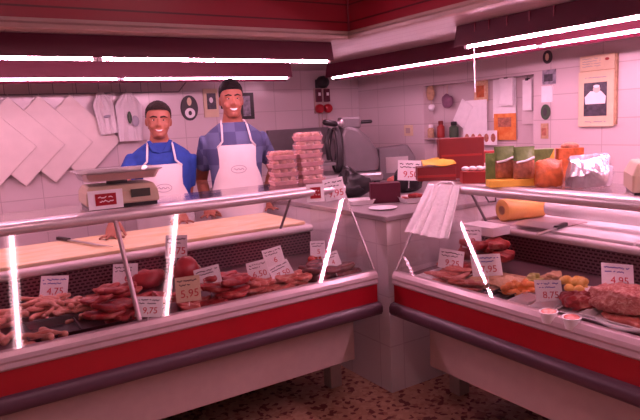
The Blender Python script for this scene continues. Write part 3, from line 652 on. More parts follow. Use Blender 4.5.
# things round the slicer
def worktop_box(name, label, cat, px, py, pw, ph, dep, mt, yaw=-.55, z=ZW, bev=.004):
    p = atz(px, py, z); k = ppm(p); w_, h_ = pw/k, ph/k
    o = MB().box((-w_/2, 0, 0), (w_/2, dep, h_)).build(name, M[mt], None, False, bev); o.location = p; o.rotation_euler = (0, 0, yaw); return tag(o, label, cat)
r = thing('steel_machine', 'low grey steel machine with sloping top behind the slicer at the wall corner', 'machine', (1.46, 1.62, ZW), -.5)
MB().prism([(-.16, 0), (.17, 0), (.17, .19), (.10, .30), (-.16, .28)], 0, .2, 'xz').build('housing', M['dsteel'], r, False, .01)
MB().box((-.1, -.006, .06), (.1, 0, .2)).build('front_plate', M['steel'], r, False, .002)
o = put(lump(.12, .07, .05, 12), 'cooked_ham', 'pinkish ham piece lying on the corner block right of the slicer', 'ham', 390, 190, 'pork'); hp_ = atz(402, 186, ZW); o.location = (hp_.x, hp_.y, ZW+.001); o.rotation_euler = (0, 0, -.4)
q = atz(352, 197, ZW); o = lump(.15, .10, .08, 14, .6).build('black_bag', M['black'], None, True); o.location = (q.x, q.y, ZW+.001); tag(o, 'crumpled black plastic bag at the left of the corner block', 'bag')
q = atz(407, 192, ZW); o = lump(.15, .09, .075, 15, .55).build('black_bag', M['black'], None, True); o.location = (q.x, q.y, ZW+.001); tag(o, 'crumpled black plastic bag below the white sign of the corner block', 'bag')
def wt_tray(label, px, py, w, d, h, rz):
    p = atz(px, py, ZW); r = thing('food_tray', label, 'tray', (p.x, p.y, ZW+.001), rz)
    MB().loft([[(x*a, y*b_, z) for x, y in ((-1, -1), (1, -1), (1, 1), (-1, 1))] for a, b_, z in ((w*.42, d*.42, 0), (w*.5, d*.5, h), (w*.5+.006, d*.5+.006, h+.001), (w*.48, d*.48, h-.004), (w*.41, d*.41, .004))]).build('tray_shell', M['white'], r, False, .002)
    return r
wt_tray('shallow white tray on the left front of the corner block', 360, 204, .16, .14, .03, -.3)
t = wt_tray('white tray of dark red meat on the right front of the corner block', 413, 202, .17, .16, .035, -.3)
for k, (dx, dy) in enumerate(((-.03, .02), (.03, .03), (0, -.03))):
    o = slab(.045, .035, .025, 300+k).build('meat_piece', M['beef'], None, True); o.location = t.matrix_basis @ Vector((dx, dy, .006+.012*k)); o.rotation_euler = (.1, .1, k); tag(o, 'dark red meat piece on the white tray of the corner block', 'meat piece', 'meat on the corner block tray')
q = atz(383, 209, ZW); o = MB().lathe([(.055, 0), (.085, .008), (.088, .010), (.085, .011), (.054, .004)], 28).build('paper_plate', M['paper'], None, True); o.location = (q.x, q.y, ZW+.001); tag(o, 'white paper plate at the front edge of the corner block', 'plate')
worktop_box('dark_crate', 'small dark maroon crate in the middle of the corner block', 'crate', 386, 203, 30, 20, .10, 'maroon_dark')
worktop_box('white_carton', 'small white carton behind the dark maroon crate', 'carton', 384, 196, 12, 12, .05, 'paper')
price_card('white sign with red price standing above the corner block beside the yellow paper', 409, 170.5, 23, 20, 0, '9,50', .06, .05, plane=(0, .62), yaw=-.75, spike=True)

# ------------------------------------------------------------------ goods on the right shelf
def pillow(w, d, h, seed, wr=.012):
    mb = MB(); rings = []
    for t, kx, ky in ((0, .86, .75), (.06, .97, .95), (.3, 1.0, 1.0), (.55, .97, .88), (.78, .93, .6), (.92, .98, .3), (1, .90, .10)):
        rg = []
        for x, y, z in ring0(w*.5*kx, d*.5*ky, t*h, 36):
            n_ = noise.noise(Vector((x*26+seed, y*26, z*34)))*wr+noise.noise(Vector((x*70+seed, y*70, z*60)))*wr*.5
            rg.append((x+n_, y+n_, max(0, z+(n_*1.5 if t > .05 else 0))))
        rings.append(rg)
    return mb.loft(rings)
def ring0(rx, ry, z, n):
    out = []
    for i in range(n):
        a = 2*math.pi*i/n; c, s = math.cos(a), math.sin(a)
        out.append((rx*math.copysign(abs(c)**.55, c), ry*math.copysign(abs(s)**.55, s), z))
    return out
def shelf_pt(px, py): return atz(px, py, ZS)
YR = -1.05                                   # goods face the customers
def shelf_box(name, label, cat, px, py, pw, ph, dep, mt, yaw=-.62, bev=.003, lift=0, push=0):
    p = atz(px, py, ZS); k = ppm(p); n = Vector((-math.sin(yaw), math.cos(yaw), 0))
    r = thing(name, label, cat, (p.x+n.x*push, p.y+n.y*push, ZS+.001+lift), yaw); w_, h_ = pw/k, ph/k
    r['w'] = w_; r['h'] = h_
    MB().box((-w_/2, 0, 0), (w_/2, dep, h_)).build('box', M[mt], r, False, bev)
    return r, w_, h_
r, w_, h_ = shelf_box('cardboard_box', 'low dark red box under the yellow paper at the start of the right shelf', 'box', 437, 181, 38, 14, .11, 'redbox2')
MB().box((-w_*.5-.001, -.003, h_*.25), (w_*.5, 0, h_*.42)).build('label_band', M['redbox'], r)
r, w2, h2 = shelf_box('cardboard_box', 'tall dark red box behind the yellow paper on the right shelf', 'box', 467, 181, 46, 42, .09, 'redbox2', push=.14)
MB().box((-w2*.45, -.002, h2*.55), (w2*.45, 0, h2*.6)).build('print_line', M['redbox'], r)
p = atz(440, 181, ZS); k = ppm(p)
mb = MB(); gw = .09
pts = [[(gw*(i/6-.5)*2.0, .10*(j/4)-.0, .004+.03*(j/4)+.006*math.sin(i*1.3+j)) for i in range(7)] for j in range(5)]
vs = [q for row in pts for q in row]; fs = [(j*7+i, j*7+i+1, (j+1)*7+i+1, (j+1)*7+i) for j in range(4) for i in range(6)]
mb.add(vs, fs); mb.add([(x, y, z+.003) for x, y, z in vs], fs)
o = mb.build('yellow_paper', M['yellowp'], None, True); o.location = (p.x, p.y, ZS+14/k+.004); o.rotation_euler = (0, 0, -.62); tag(o, 'crumpled yellow paper lying on the low dark red box', 'paper')
r, w3, h3 = shelf_box('snack_tray', 'low red tray of white packets beside the tall dark red box', 'tray', 478, 183.5, 30, 12, .08, 'redbox')
for k in range(4):
    o = MB().ell((0, 0, .012), (.02, .024, .013), None, 10, 6).build('snack_packet', M['paper'], None, True); o.location = r.matrix_basis @ Vector((-.055+.036*k, .04, h3+.0)); tag(o, 'small white packet on the low red tray of the right shelf', 'packet', 'white packets on the low red tray')
r, w3, h3 = shelf_box('cardboard_box', 'small orange-red box standing behind the white packets', 'box', 492, 176, 15, 24, .05, 'redbox', push=.09)
MB().box((-w3*.5-.002, -.004, h3*.42), (w3*.5+.002, .002, h3*.5)).build('white_band', M['paper'], r)
# yellow display box with bags
r, w4, h4 = shelf_box('display_box', 'yellow open display box with snack bags on the right shelf', 'display box', 515, 187, 50, 7, .09, 'yellowp')
MB().box((-w4/2, .08, 0), (w4/2, .09, .16)).build('back_card', M['greenbag'], r)
def snack_bag(label, px, py, pw, ph, top, low, yaw=-.62, lift=0, push=0, grp=None):
    p = atz(px, py, ZS); k = ppm(p); n = Vector((-math.sin(yaw), math.cos(yaw), 0)); w_, h_ = pw/k, ph/k
    b = thing('snack_bag', label, 'snack bag', (p.x+n.x*push, p.y+n.y*push, ZS+.001+lift), yaw, grp)
    def ring(z, t, ww): return [(ww*math.cos(a)*w_/2*(1 if abs(math.cos(a)) < .99 else 1), t*math.sin(a), z) for a in [2*math.pi*i/20 for i in range(20)]]
    MB().loft([ring(0, .012, .92), ring(.01, .026, 1), ring(h_*.35, .032, 1), ring(h_*.58, .028, .99)]).build('bag_body', M[low], b, True)
    MB().loft([ring(h_*.58, .0282, .99), ring(h_*.85, .014, .97), ring(h_*.95, .004, 1.0), ring(h_, .003, 1.0)]).build('bag_top', M[top], b, True)
    MB().tube([(-w_*.42, -.026, h_*.53), (0, -.034, h_*.58), (w_*.42, -.022, h_*.67)], .006, 6).build('white_band', M['paper'], b, True)
    return b
snack_bag('left snack bag with green top standing in the yellow display box', 506, 186, 20, 33, 'greenbag', 'brownbag', lift=.03, push=.035)
snack_bag('right snack bag with green top standing in the yellow display box', 526, 186.5, 21, 33, 'greenbag', 'brownbag', lift=.03, push=.035)
r, w5, h5 = shelf_box('cardboard_box', 'green and yellow box behind the orange bag of buns', 'box', 548, 186, 22, 36, .04, 'greenbag', push=.07)
MB().prism([(w5*.05, h5*.45), (w5*.5, h5*.3), (w5*.5, h5)], -.003, 0, 'xz').build('yellow_corner', M['yellowp'], r)
p = atz(550, 187.5, ZS); o = pillow(.125, .09, .125, 21).build('bread_bag', M['orangebag'], None, True); o.location = (p.x+.03, p.y+.03, ZS+.001); o.rotation_euler = (0, 0, -.6); tag(o, 'bulging orange bag of buns between the display box and the silver bag', 'bag')
r, w6, h6 = shelf_box('orange_packet', 'upright orange packet with crinkled top behind the silver bag', 'packet', 577, 183, 26, 34, .045, 'orangebag', push=.08)
MB().ell((0, .02, h6+.008), (w6*.36, .02, .02)).build('crinkled_top', M['brownbag'], r, True)
p = atz(592, 187.5, ZS); mb = pillow(.195, .11, .138, 31, .018); o = mb.build('silver_bag', M['silver'], None, True); o.location = (p.x+.02, p.y+.03, ZS+.001); o.rotation_euler = (0, 0, -.6); tag(o, 'shiny silver plastic bag on the right shelf below the calendar', 'bag')
r = thing('counter_scale', 'second weighing scale cut by the right frame edge on the right shelf', 'scale', tuple(atz(668, 192, ZS)), -.9); r.location.z = ZS
MB().loft([[(x*.15*k, y*.12*k, z) for x, y in ((-1, -1), (1, -1), (1, 1), (-1, 1))] for z, k in ((.012, 1), (.08, 1), (.13, .85))]).build('housing', M['beige'], r, False, .008)
MB().box((-.14, -.11, 0), (.14, .11, .013)).build('base', M['black'], r)

# ------------------------------------------------------------------ film dispenser, film roll and light-band stand-in on the right worktop
fd = thing('film_dispenser', 'pale metal cling film dispenser on the right worktop under the shelf', 'film dispenser')
XA = .75
MB().box((.66, -.56, ZB), (.98, -.12, ZB+.012)).build('base_plate', M['alutrim'], fd, False, .002)
MB().prism([(.62, ZB+.012), (.64, .995), (.95, .998), (.98, ZB+.012)], -.125, -.113, 'xz').build('end_plate', M['alutrim'], fd, False, .002)
MB().box((.47, -.34, .935), (.61, -.115, .985)).build('tray_lip', M['white'], fd, False, .003)
MB().prism([(.62, ZB+.02), (.70, ZB+.035), (.70, ZB+.039), (.62, ZB+.024)], -.58, -.36, 'xz').build('cutter_bar', M['steel'], fd)
Z0 = ZB+.012+.058
pr_ = at(502, 208, 0, .70)
c = thing('film_roll', 'amber cling film roll lying on the dispenser with its hollow core facing the shop', 'film roll', (pr_.x, pr_.y, ZB+.012+.064), -.22)
Ry = Matrix.Rotation(math.pi/2, 4, 'X'); Rx = Matrix.Rotation(math.pi/2, 4, 'Y')
MB().lathe([(.026, 0), (.060, 0), (.064, .004), (.064, .27), (.026, .27), (.026, 0)], 32, Rx).build('film', M['roll'], c, True)
MB().lathe([(.018, -.004), (.026, -.004), (.026, .272), (.018, .272), (.018, -.004)], 24, Rx).build('core', M['card'], c, True)
MB().lathe([(.003, .02), (.0178, .02), (.0178, .25), (.003, .25)], 20, Rx).build('spindle', M['black'], c, True)
c = thing('light_band', 'long white cylinder added as the bright band of light right of the amber roll under the shelf', 'light band', (XA+.07, -.43, Z0+.03), 0)  # white cylinder stands in for the glowing band of light below the shelf
MB().lathe([(.016, 0), (.045, 0), (.045, .62), (.016, .62), (.016, 0)], 32, Ry).build('paper', M['white'], c, True)  # outer cylinder of the light-band stand-in
MB().lathe([(.012, -.004), (.016, -.004), (.016, .624), (.012, .624), (.012, -.004)], 16, Ry).build('core', M['card'], c, True)
tag(MB().tube([(.69, -.075, 1.205), (.70, -.07, 1.13), (.71, -.10, 1.08), (.70, -.16, 1.09), (.69, -.17, 1.14), (.69, -.14, 1.19)], .005, 8, True).build('cable', M['dark'], None, True), 'loop of dark cable hanging beneath the right shelf start', 'cable')
# hanging plastic bag on the shelf corner of the right counter
p = at(441, 189, 0, .235); k = ppm(p)
n = 18; rows = []
for j in range(12):
    t = j/11; hw = (.090+.036*t); row = []
    for i in range(n+1):
        s = i/n*2-1
        row.append((s*hw-.03*t, -.02-.155*t-.016*math.sin(math.pi*(i/n))*(.4+t)+.008*math.sin(i*1.9+t*2)*(.3+t)+.004*math.sin(i*3.7), -.235*t*(1+.04*math.sin(s*2))))
    rows.append(row)
mb = MB(); vs = [q for r_ in rows for q in r_]; fs = [(j*(n+1)+i, j*(n+1)+i+1, (j+1)*(n+1)+i+1, (j+1)*(n+1)+i) for j in range(11) for i in range(n)]
back = [(x, y+.014, z) for x, y, z in vs]
mb.add(vs, fs); mb.add(back, [tuple(reversed(f)) for f in fs]); N = len(vs)
for i in range(n): mb.f.append((11*(n+1)+i, 11*(n+1)+i+1, N+11*(n+1)+i+1, N+11*(n+1)+i))
for j in range(11):
    for e_ in (0, n): mb.f.append((j*(n+1)+e_, (j+1)*(n+1)+e_, N+(j+1)*(n+1)+e_, N+j*(n+1)+e_))
r = thing('plastic_bag', 'crumpled white plastic bag hanging from the start of the right shelf', 'bag', (p.x-.005, p.y-.035, 1.236), -1.2)
mb.build('bag_body', M['bagfilm'], r, True)
MB().tube([(-.05, -.01, -.004), (-.03, .02, .012), (.0, .04, .008)], .006, 8, True).tube([(.06, -.01, -.004), (.03, .02, .012), (0, .04, .008)], .006, 8, True).build('bag_handle', M['bagfilm'], r, True)

# ------------------------------------------------------------------ things on the back wall
def on_back(px, py, off=.02): return at(px, py, 1, WB-off)
# wire rack
rk = thing('wire_rack', 'wire hanging rack along the back wall holding boards and aprons', 'rack')
za, zb2 = on_back(60, 83).z, on_back(60, 94).z
x0, x1 = -2.9, on_back(178, 90).x
for z, nm in ((za, 'top_rail'), (zb2, 'bottom_rail')): MB().tube([(x0, WB-.03, z), (x1, WB-.03, z)], .005, 8).build(nm, M['dsteel'], rk, True)
x = x0+.05
while x < x1:
    MB().tube([(x, WB-.03, za), (x, WB-.03, zb2)], .003, 6).build('upright', M['dsteel'], rk, True); x += .17
MB().tube([(x1, WB-.03, zb2), (x1+.10, WB-.012, za+.02)], .005, 8).build('end_brace', M['dsteel'], rk, True)
def hang_board(label, px, py, k):
    p = on_back(px, py, .03); r = thing('hanging_board', label, 'chopping board', (p.x, WB-.03-.012*(4-k), p.z), 0, 'chopping boards hanging on the back wall')
    a, b_ = .52, .43
    MB().box((0, -.005, -b_), (a, .005, 0)).build('board', M['nylon'], r, False, .004, None, (0, math.radians(46), 0))
    MB().tube([(.0, 0, -.03), (0, .012, .02), (0, .02, zb2-p.z+.004)], .003, 6).build('hook', M['steel'], r, True)
for k, (px, py, lb) in enumerate(((-24, 98, 'white nylon chopping board hanging by a corner, leftmost and cut by the frame'), (7, 97, 'white nylon chopping board hanging by a corner, second from left'), (38, 95.5, 'white nylon chopping board hanging by a corner, third from left'), (69, 94.5, 'white nylon chopping board hanging by a corner, rightmost, beside the hung garments'))):
    hang_board(lb, px, py, k)
def hung_apron(label, px, py, w, h, lean, prn, seed):
    p = on_back(px, py, .05); r = thing('hung_garment', label, 'garment', (p.x, WB-.075, p.z), 0); r.rotation_euler = (0, lean, 0)
    q = random.Random(seed); n, m_ = 14, 12; rows = []
    for j in range(m_):
        t = j/(m_-1); hw = w/2*(.30+.9*min(1, t*3.2)) if t < .22 else w/2*(1.0-.14*(t-.22))
        rows.append([((i/n*2-1)*hw, -.012-.018*math.sin(i/n*math.pi)-.012*math.sin(i*1.1+seed)*t-.006*math.sin(i*2.3+t*4), -h*t) for i in range(n+1)])
    vs = [a for r_ in rows for a in r_]; fs = [(j*(n+1)+i, j*(n+1)+i+1, (j+1)*(n+1)+i+1, (j+1)*(n+1)+i) for j in range(m_-1) for i in range(n)]
    mb = MB().add(vs, fs); mb.add([(x, y+.02, z) for x, y, z in vs], [tuple(reversed(f)) for f in fs]); N = len(vs)
    for i in range(n): mb.f += [((m_-1)*(n+1)+i, (m_-1)*(n+1)+i+1, N+(m_-1)*(n+1)+i+1, N+(m_-1)*(n+1)+i), (i+1, i, N+i, N+i+1)]
    for j in range(m_-1):
        for e_ in (0, n): mb.f.append((j*(n+1)+e_, (j+1)*(n+1)+e_, N+(j+1)*(n+1)+e_, N+j*(n+1)+e_))
    mb.build('cloth', M['apron'], r, True)
    MB().tube([(0, 0, -.005), (0, .02, .03), (0, .04, zb2-p.z+.006)], .004, 6, True).build('hook', M['steel'], r, True)
    for (cx, cz, a, b_, mt) in prn:
        MB().ell((cx, -.05, cz), (a, .012, b_), None, 14, 8).build('print', M[mt], r, True)
hung_apron('white folded garment hanging on the rack, left and smaller of the two', 99, 93, .16, .33, -.14, [(.0, -.19, .03, .012, 'print')], 1)
hung_apron('white garment with grey plant print hanging behind the older man', 126, 93, .22, .39, 0, [(-.01, -.2, .018, .05, 'greenlid'), (.035, -.23, .03, .045, 'print')], 2)
# oval plaque, frames
def wall_item(name, label, cat, px, py, pw, ph, mt, th=.012, wall='b'):
    p = on_back(px, py, th) if wall == 'b' else at(px, py, 0, WR-th)
    k = ppm(p); w_ = pw/k/(math.cos(YAW) if wall == 'b' else math.sin(YAW)); h_ = ph/k
    r = thing(name, label, cat, p, 0 if wall == 'b' else -math.pi/2); r.location = p
    return r, w_, h_
r, a, b_ = wall_item('oval_plaque', 'oval dark and white plaque on the back wall between the two men', 'plaque', 189.5, 108, 15, 25, 'paper')
def oval(a, b_, y0, y1, n=28, dx=0, dz=0): return MB().prism([(a*math.cos(2*math.pi*i/n)+dx, b_*math.sin(2*math.pi*i/n)+dz) for i in range(n)], y0, y1, 'xz')
oval(a*.5, b_*.5, -.004, .01).build('plate', M['dark'], r)
oval(a*.13, b_*.16, -.007, -.004, 20, 0, b_*.25).build('upper_motif', M['cream_paper'], r); oval(a*.30, b_*.2, -.007, -.004, 20, 0, -b_*.2).build('lower_motif', M['paper'], r)
oval(a*.10, b_*.09, -.009, -.007, 16, .0, -b_*.2).build('motif_centre', M['dark'], r)
r, a, b_ = wall_item('picture_frame', 'cream picture frame with a dark square photo left of the young man', 'picture', 211, 103, 13, 28, 'cream_paper')
MB().box((-a/2, -.004, -b_/2), (a/2, .010, b_/2)).build('frame', M['cream_paper'], r, False, .002); MB().box((-a*.28, -.007, -b_*.22), (a*.34, -.004, b_*.34)).build('photo', M['photo'], r); oval(a*.13, b_*.1, -.009, -.007, 14, .0, b_*.1).build('white_spot', M['paper'], r)
r, a, b_ = wall_item('picture_frame', 'black picture frame with pale picture right of the young man', 'picture', 247, 106, 13, 26, 'black')
MB().box((-a/2, -.004, -b_/2), (a/2, .010, b_/2)).build('frame', M['black'], r, False, .002); MB().box((-a*.3, -.007, -b_*.38), (a*.22, -.004, b_*.38)).build('picture', M['skyphoto'], r)
# electrical board
p = on_back(321, 100, .02); k = ppm(p)
r = thing('electrical_panel', 'electrical panel with two dark switches and red sockets on the back wall', 'electrical panel', p, 0)
MB().box((-.075, -.02, -.13), (.085, .02, .115)).build('back_board', M['panel'], r, False, .004)
MB().lathe([(.06, 0), (.06, .05), (.045, .075), (.01, .085)], 20, Matrix.Translation((0, -.02, .17)) @ Matrix.Rotation(math.pi/2, 4, 'X')).build('round_cover', M['black'], r, True)
MB().box((-.05, -.04, .115), (.055, .02, .2)).build('cable_box', M['dark'], r, False, .006)
for x in (-.048, .048):
    s = MB().box((x-.03, -.05, -.02), (x+.03, -.02, .105)).build('switch_unit', M['maroon_dark'], r, False, .004); MB().box((x-.012, -.056, .04), (x+.012, -.05, .07)).build('white_button', M['white'], s)
for x in (-.045, .052):
    MB().lathe([(.044, 0), (.046, .03), (.036, .05), (.028, .052)], 20, Matrix.Translation((x, -.02, -.085)) @ Matrix.Rotation(math.pi/2, 4, 'X')).build('red_socket', M['red'], r, True)
for x in (-.04, 0, .05): MB().tube([(x, -.012, -.13), (x+.004, -.008, -.33)], .006, 6).build('cable', M['panel'], r, True)
# steel sheet behind the eggs
a0, a1 = on_back(268, 143, .03), on_back(327, 127, .03)
tag(MB().box((a0.x, WB-.06, a0.z-.15), (a1.x, WB-.003, a1.z)).build('steel_cabinet', M['dsteel'], None, False, .004), 'dull grey steel cabinet on the back wall behind the egg cartons', 'cabinet')
# switch plate on the right wall
p = at(408.5, 130.5, 0, WR-.006)
r = thing('wall_switch', 'pale switch plate on the right wall above the grey machine', 'switch', p, -math.pi/2)
MB().box((-.06, -.004, -.05), (.06, .006, .05)).build('plate', M['cream_paper'], r, False, .003); MB().box((-.03, -.009, -.025), (.03, -.004, .025)).build('rocker', M['panel'], r, False, .002)

# ------------------------------------------------------------------ things on the right wall
RX = WR+.12
rk = thing('utensil_rail', 'dark wall rail with hooks in the right wall recess', 'rail')
zr = at(480, 77, 0, RX-.04).z
MB().tube([(RX-.05, RY0+.02, zr), (RX-.05, RY1-.02, zr)], .006, 8).build('rail_bar', M['dsteel'], rk, True)
for y in (RY0+.06, 1.0, RY1-.06): MB().box((RX-.055, y-.006, zr-.006), (RX-.001, y+.006, zr+.006)).build('bracket', M['dsteel'], rk)
def hung_paper(name, label, cat, px0, py0, px1, py1, mt, off, extra=None, th=.006, hook=True, wall=None):
    X = (RX-off) if wall is None else wall
    a = at(px0, py0, 0, X); b_ = at(px1, py1, 0, X); y0, y1 = min(a.y, b_.y), max(a.y, b_.y); z1, z0 = a.z, b_.z
    r = thing(name, label, cat, (X, (y0+y1)/2, z0), -math.pi/2); w_ = y1-y0; h_ = z1-z0
    MB().box((-w_/2, -th/2, 0), (w_/2, th/2, h_)).build('sheet', M[mt], r, False, .001)
    if hook and off < .2 and wall is None: MB().tube([(0, 0, h_-.004), (0, -.004, h_+.015), (0, off-.05, max(h_+.02, zr-z0+.006))], .003, 6, True).build('hook', M['dsteel'], r, True)
    return r, w_, h_
r, w_, h_ = hung_paper('poster', 'white poster with food photos at the back of the recess', 'poster', 493, 80, 516, 117, 'paper', .012, hook=False); 
r, w_, h_ = hung_paper('poster', 'orange food photo poster at the foot of the white poster', 'poster', 494, 114, 516, 140, 'orange', .018, hook=False)
MB().box((-w_*.3, -.005, h_*.5), (w_*.3, -.003, h_*.85)).build('food_photo', M['brownbag'], r)
r, w_, h_ = hung_paper('paper_pad', 'white paper pad clipped up in front of the white poster', 'paper pad', 500, 78, 513, 105, 'paper', .055, th=.016)
MB().box((-.018, -.012, h_-.01), (.018, .012, h_+.012)).build('clip', M['black'], r, False, .002)
r, w_, h_ = hung_paper('paper_pad', 'narrow white paper pad right of the clipped pad', 'paper pad', 523, 80, 532, 110, 'paper', .05, th=.014)
MB().box((-.014, -.011, h_-.008), (.014, .011, h_+.01)).build('clip', M['black'], r, False, .002)
r, w_, h_ = hung_paper('paper_sheet', 'pale sheet below the narrow paper pad', 'paper', 522, 106, 534, 124, 'plaster', .02, hook=False)
r, w_, h_ = hung_paper('document', 'large white price list on the left side of the recess', 'price list', 463, 101, 487, 137, 'paper', .03, hook=False)
for k in range(6): 
    q = MB(); squiggle(q, -w_*.36, w_*.36, h_*(.88-.13*k), .003, 14, .004); q.build('text_line', M['print'], r)
r, w_, h_ = hung_paper('document', 'tilted white paper diamond left of the price list', 'paper', 452, 100, 464, 124, 'paper', .04, hook=False); r.rotation_euler = (0, .55, -math.pi/2)
r, w_, h_ = hung_paper('recipe_card', 'orange food picture card above the price list', 'card', 474, 81, 488, 101, 'bread', .024, hook=False)
MB().box((-w_*.3, -.006, h_*.2), (w_*.25, -.003, h_*.75)).build('food_photo', M['orangebag'], r)
r, w_, h_ = hung_paper('food_label_strip', 'pinkish strip with red print along the foot of the price list', 'strip', 464, 131, 497, 145, 'paper', .05, hook=False)
for k in range(5): MB().ell((-w_*.4+k*w_*.2, -.004, h_*.5), (w_*.07, .004, h_*.3), None, 10, 6).build('red_print', M['brownbag'], r, True)
# basket, pouches and shelf at the left of the recess
a = at(424, 138, 0, RX-.08); b_ = at(462, 138, 0, RX-.08)
tag(MB().box((RX-.119, min(a.y, b_.y), a.z-.012), (RX-.002, max(a.y, b_.y), a.z)).build('wall_shelf', M['alutrim'], None, False, .002), 'small pale wall shelf at the left end of the recess', 'shelf')
zs = a.z
def hang_lump(name, label, cat, px, py, rx, ry, rz, mt, seed):
    p = at(px, py, 0, RX-.06); r = thing(name, label, cat, (RX-.055, p.y, p.z), -math.pi/2)
    mb = lump(rx, ry, rz, seed, .22); mb.v = [(x, y, z-rz) for x, y, z in mb.v]; mb.build('pouch', M[mt], r, True)
    MB().tube([(0, 0, rz*.7), (0, 0, zr-p.z+.005)], .003, 6).build('cord', M['twine'], r, True)
hang_lump('straw_bundle', 'tan woven bundle hanging at the far left of the recess', 'bundle', 430, 92, .04, .035, .075, 'tan', 41)
hang_lump('cloth_pouch', 'muted purple pouch hanging above the small wall shelf', 'pouch', 447, 101, .062, .04, .06, 'violet', 42)
hang_lump('white_ornament', 'round white ornament hanging below the tan bundle', 'ornament', 431, 107.5, .03, .025, .03, 'paper', 43)
def shelf_item(name, label, px, r_, h_, mt, cap):
    p = at(px, 137, 0, RX-.06); o = thing(name, label, 'jar', (RX-.06, p.y, zs+.001))
    MB().lathe([(r_*.9, 0), (r_, .01), (r_, h_*.75), (r_*.6, h_*.85), (r_*.6, h_)], 16).build('jar_body', M[mt], o, True)
    MB().lathe([(r_*.66, h_*.9), (r_*.68, h_+.015), (r_*.5, h_+.02)], 14).build('lid', M[cap], o, True)
shelf_item('spice_jar', 'tan jar on the left of the small wall shelf', 431, .03, .10, 'tan', 'paper')
shelf_item('spice_jar', 'red jar in the middle of the small wall shelf', 441, .034, .13, 'redbox', 'redbox2')
shelf_item('spice_jar', 'dark green jar on the right of the small wall shelf', 454, .04, .12, 'greenlid', 'black')
# magnets / pictures on the strip right of the recess
def flat(name, label, cat, px, py, pw, ph, mt, ovalp=False, inner=None):
    X = WR-.006; a = at(px-pw/2, py, 0, X); b_ = at(px+pw/2, py, 0, X); w_ = abs(a.y-b_.y); h_ = ph/ppm(a)
    c = at(px, py, 0, X); r = thing(name, label, cat, c, -math.pi/2)
    if ovalp: oval(w_/2, h_/2, -.004, .005).build('plate', M[mt], r)
    else: MB().box((-w_/2, -.003, -h_/2), (w_/2, .005, h_/2)).build('plate', M[mt], r)
    if inner: (oval(w_*.2, h_*.28, -.006, -.004, 16) if ovalp else MB().box((-w_*.35, -.005, -h_*.3), (w_*.3, -.003, h_*.2))).build('motif', M[inner], r)
flat('wall_plaque', 'dark oval plaque topmost in the column beside the recess', 'plaque', 547.5, 57, 9, 13, 'dark', True, 'cream_paper')
flat('postcard', 'blue-grey postcard under the top oval plaque', 'postcard', 549, 77, 13, 14, 'skyphoto', False, 'photo')
flat('note', 'blank white note between the postcard and the lower oval plaque', 'note', 547, 94, 11, 16, 'paper')
flat('wall_plaque', 'dark oval plaque below the white note', 'plaque', 545.5, 112, 9, 15, 'greenlid', True, 'dark')
flat('sticker', 'small tan sticker lowest in the column beside the recess', 'sticker', 544.5, 131, 7, 15, 'tan', False, 'brownbag')
# calendar
X = WR-.02; a = at(578.5, 58, 0, X); b_ = at(612.5, 127, 0, X)
c = at(596, 126.5, 0, X); wc = abs(a.y-b_.y); hc = at(596, 55, 0, X).z-c.z
r = thing('wall_calendar', 'cream wall calendar with a portrait photo on the right wall', 'calendar', (X, c.y, c.z), -math.pi/2)
MB().box((-wc/2+.004, 0, .01), (wc/2+.012, .018, hc*.99)).build('backing_pages', M['tan'], r)
MB().box((-wc/2, -.012, 0), (wc/2, 0, hc*.78)).build('picture_page', M['cream_paper'], r, False, .002)
MB().box((-wc*.48, -.008, hc*.79), (wc*.5, 0, hc)).build('month_page', M['cream_paper'], r, False, .002)
MB().box((-wc*.33, -.014, hc*.15), (wc*.32, -.012, hc*.62)).build('photo', M['photo'], r)
MB().prism([(-wc*.28, hc*.32), (wc*.28, hc*.32), (wc*.30, hc*.42), (wc*.16, hc*.50), (-wc*.14, hc*.50), (-wc*.3, hc*.42)], -.0155, -.014, 'xz').build('white_garment', M['paper'], r)
oval(wc*.10, hc*.05, -.017, -.0155, 18, .01, hc*.525).build('face', M['rib'], r); oval(wc*.09, hc*.022, -.0175, -.017, 16, .01, hc*.565).build('white_cap', M['paper'], r)
oval(wc*.06, hc*.02, -.0098, -.008, 12, wc*.3, hc*.93).build('red_emblem', M['redbox'], r)
q = MB()
for k in range(4): squiggle(q, -wc*.4, wc*.12, hc*(.85+.035*k), .003, 14, .003)
q.v = [(x, y-.0065, z) for x, y, z in q.v]; q.build('month_numbers', M['print'], r)
q = MB(); squiggle(q, -wc*.3, wc*.3, hc*.69, .003, 14, .005); squiggle(q, -wc*.3, wc*.3, hc*.07, .003, 12, .005); q.v = [(x, y-.0105, z) for x, y, z in q.v]; q.build('heading', M['print'], r)
# cord from the near fitting
p = at(451, 48, 0, .63); 
tag(MB().tube([(.66, -.045, ZC-.001), (.66, -.05, 1.72)], .0035, 6, True).build('pull_cord', M['paper'], None, True), 'thin white pull cord hanging from the end of the near right strip light', 'cord')

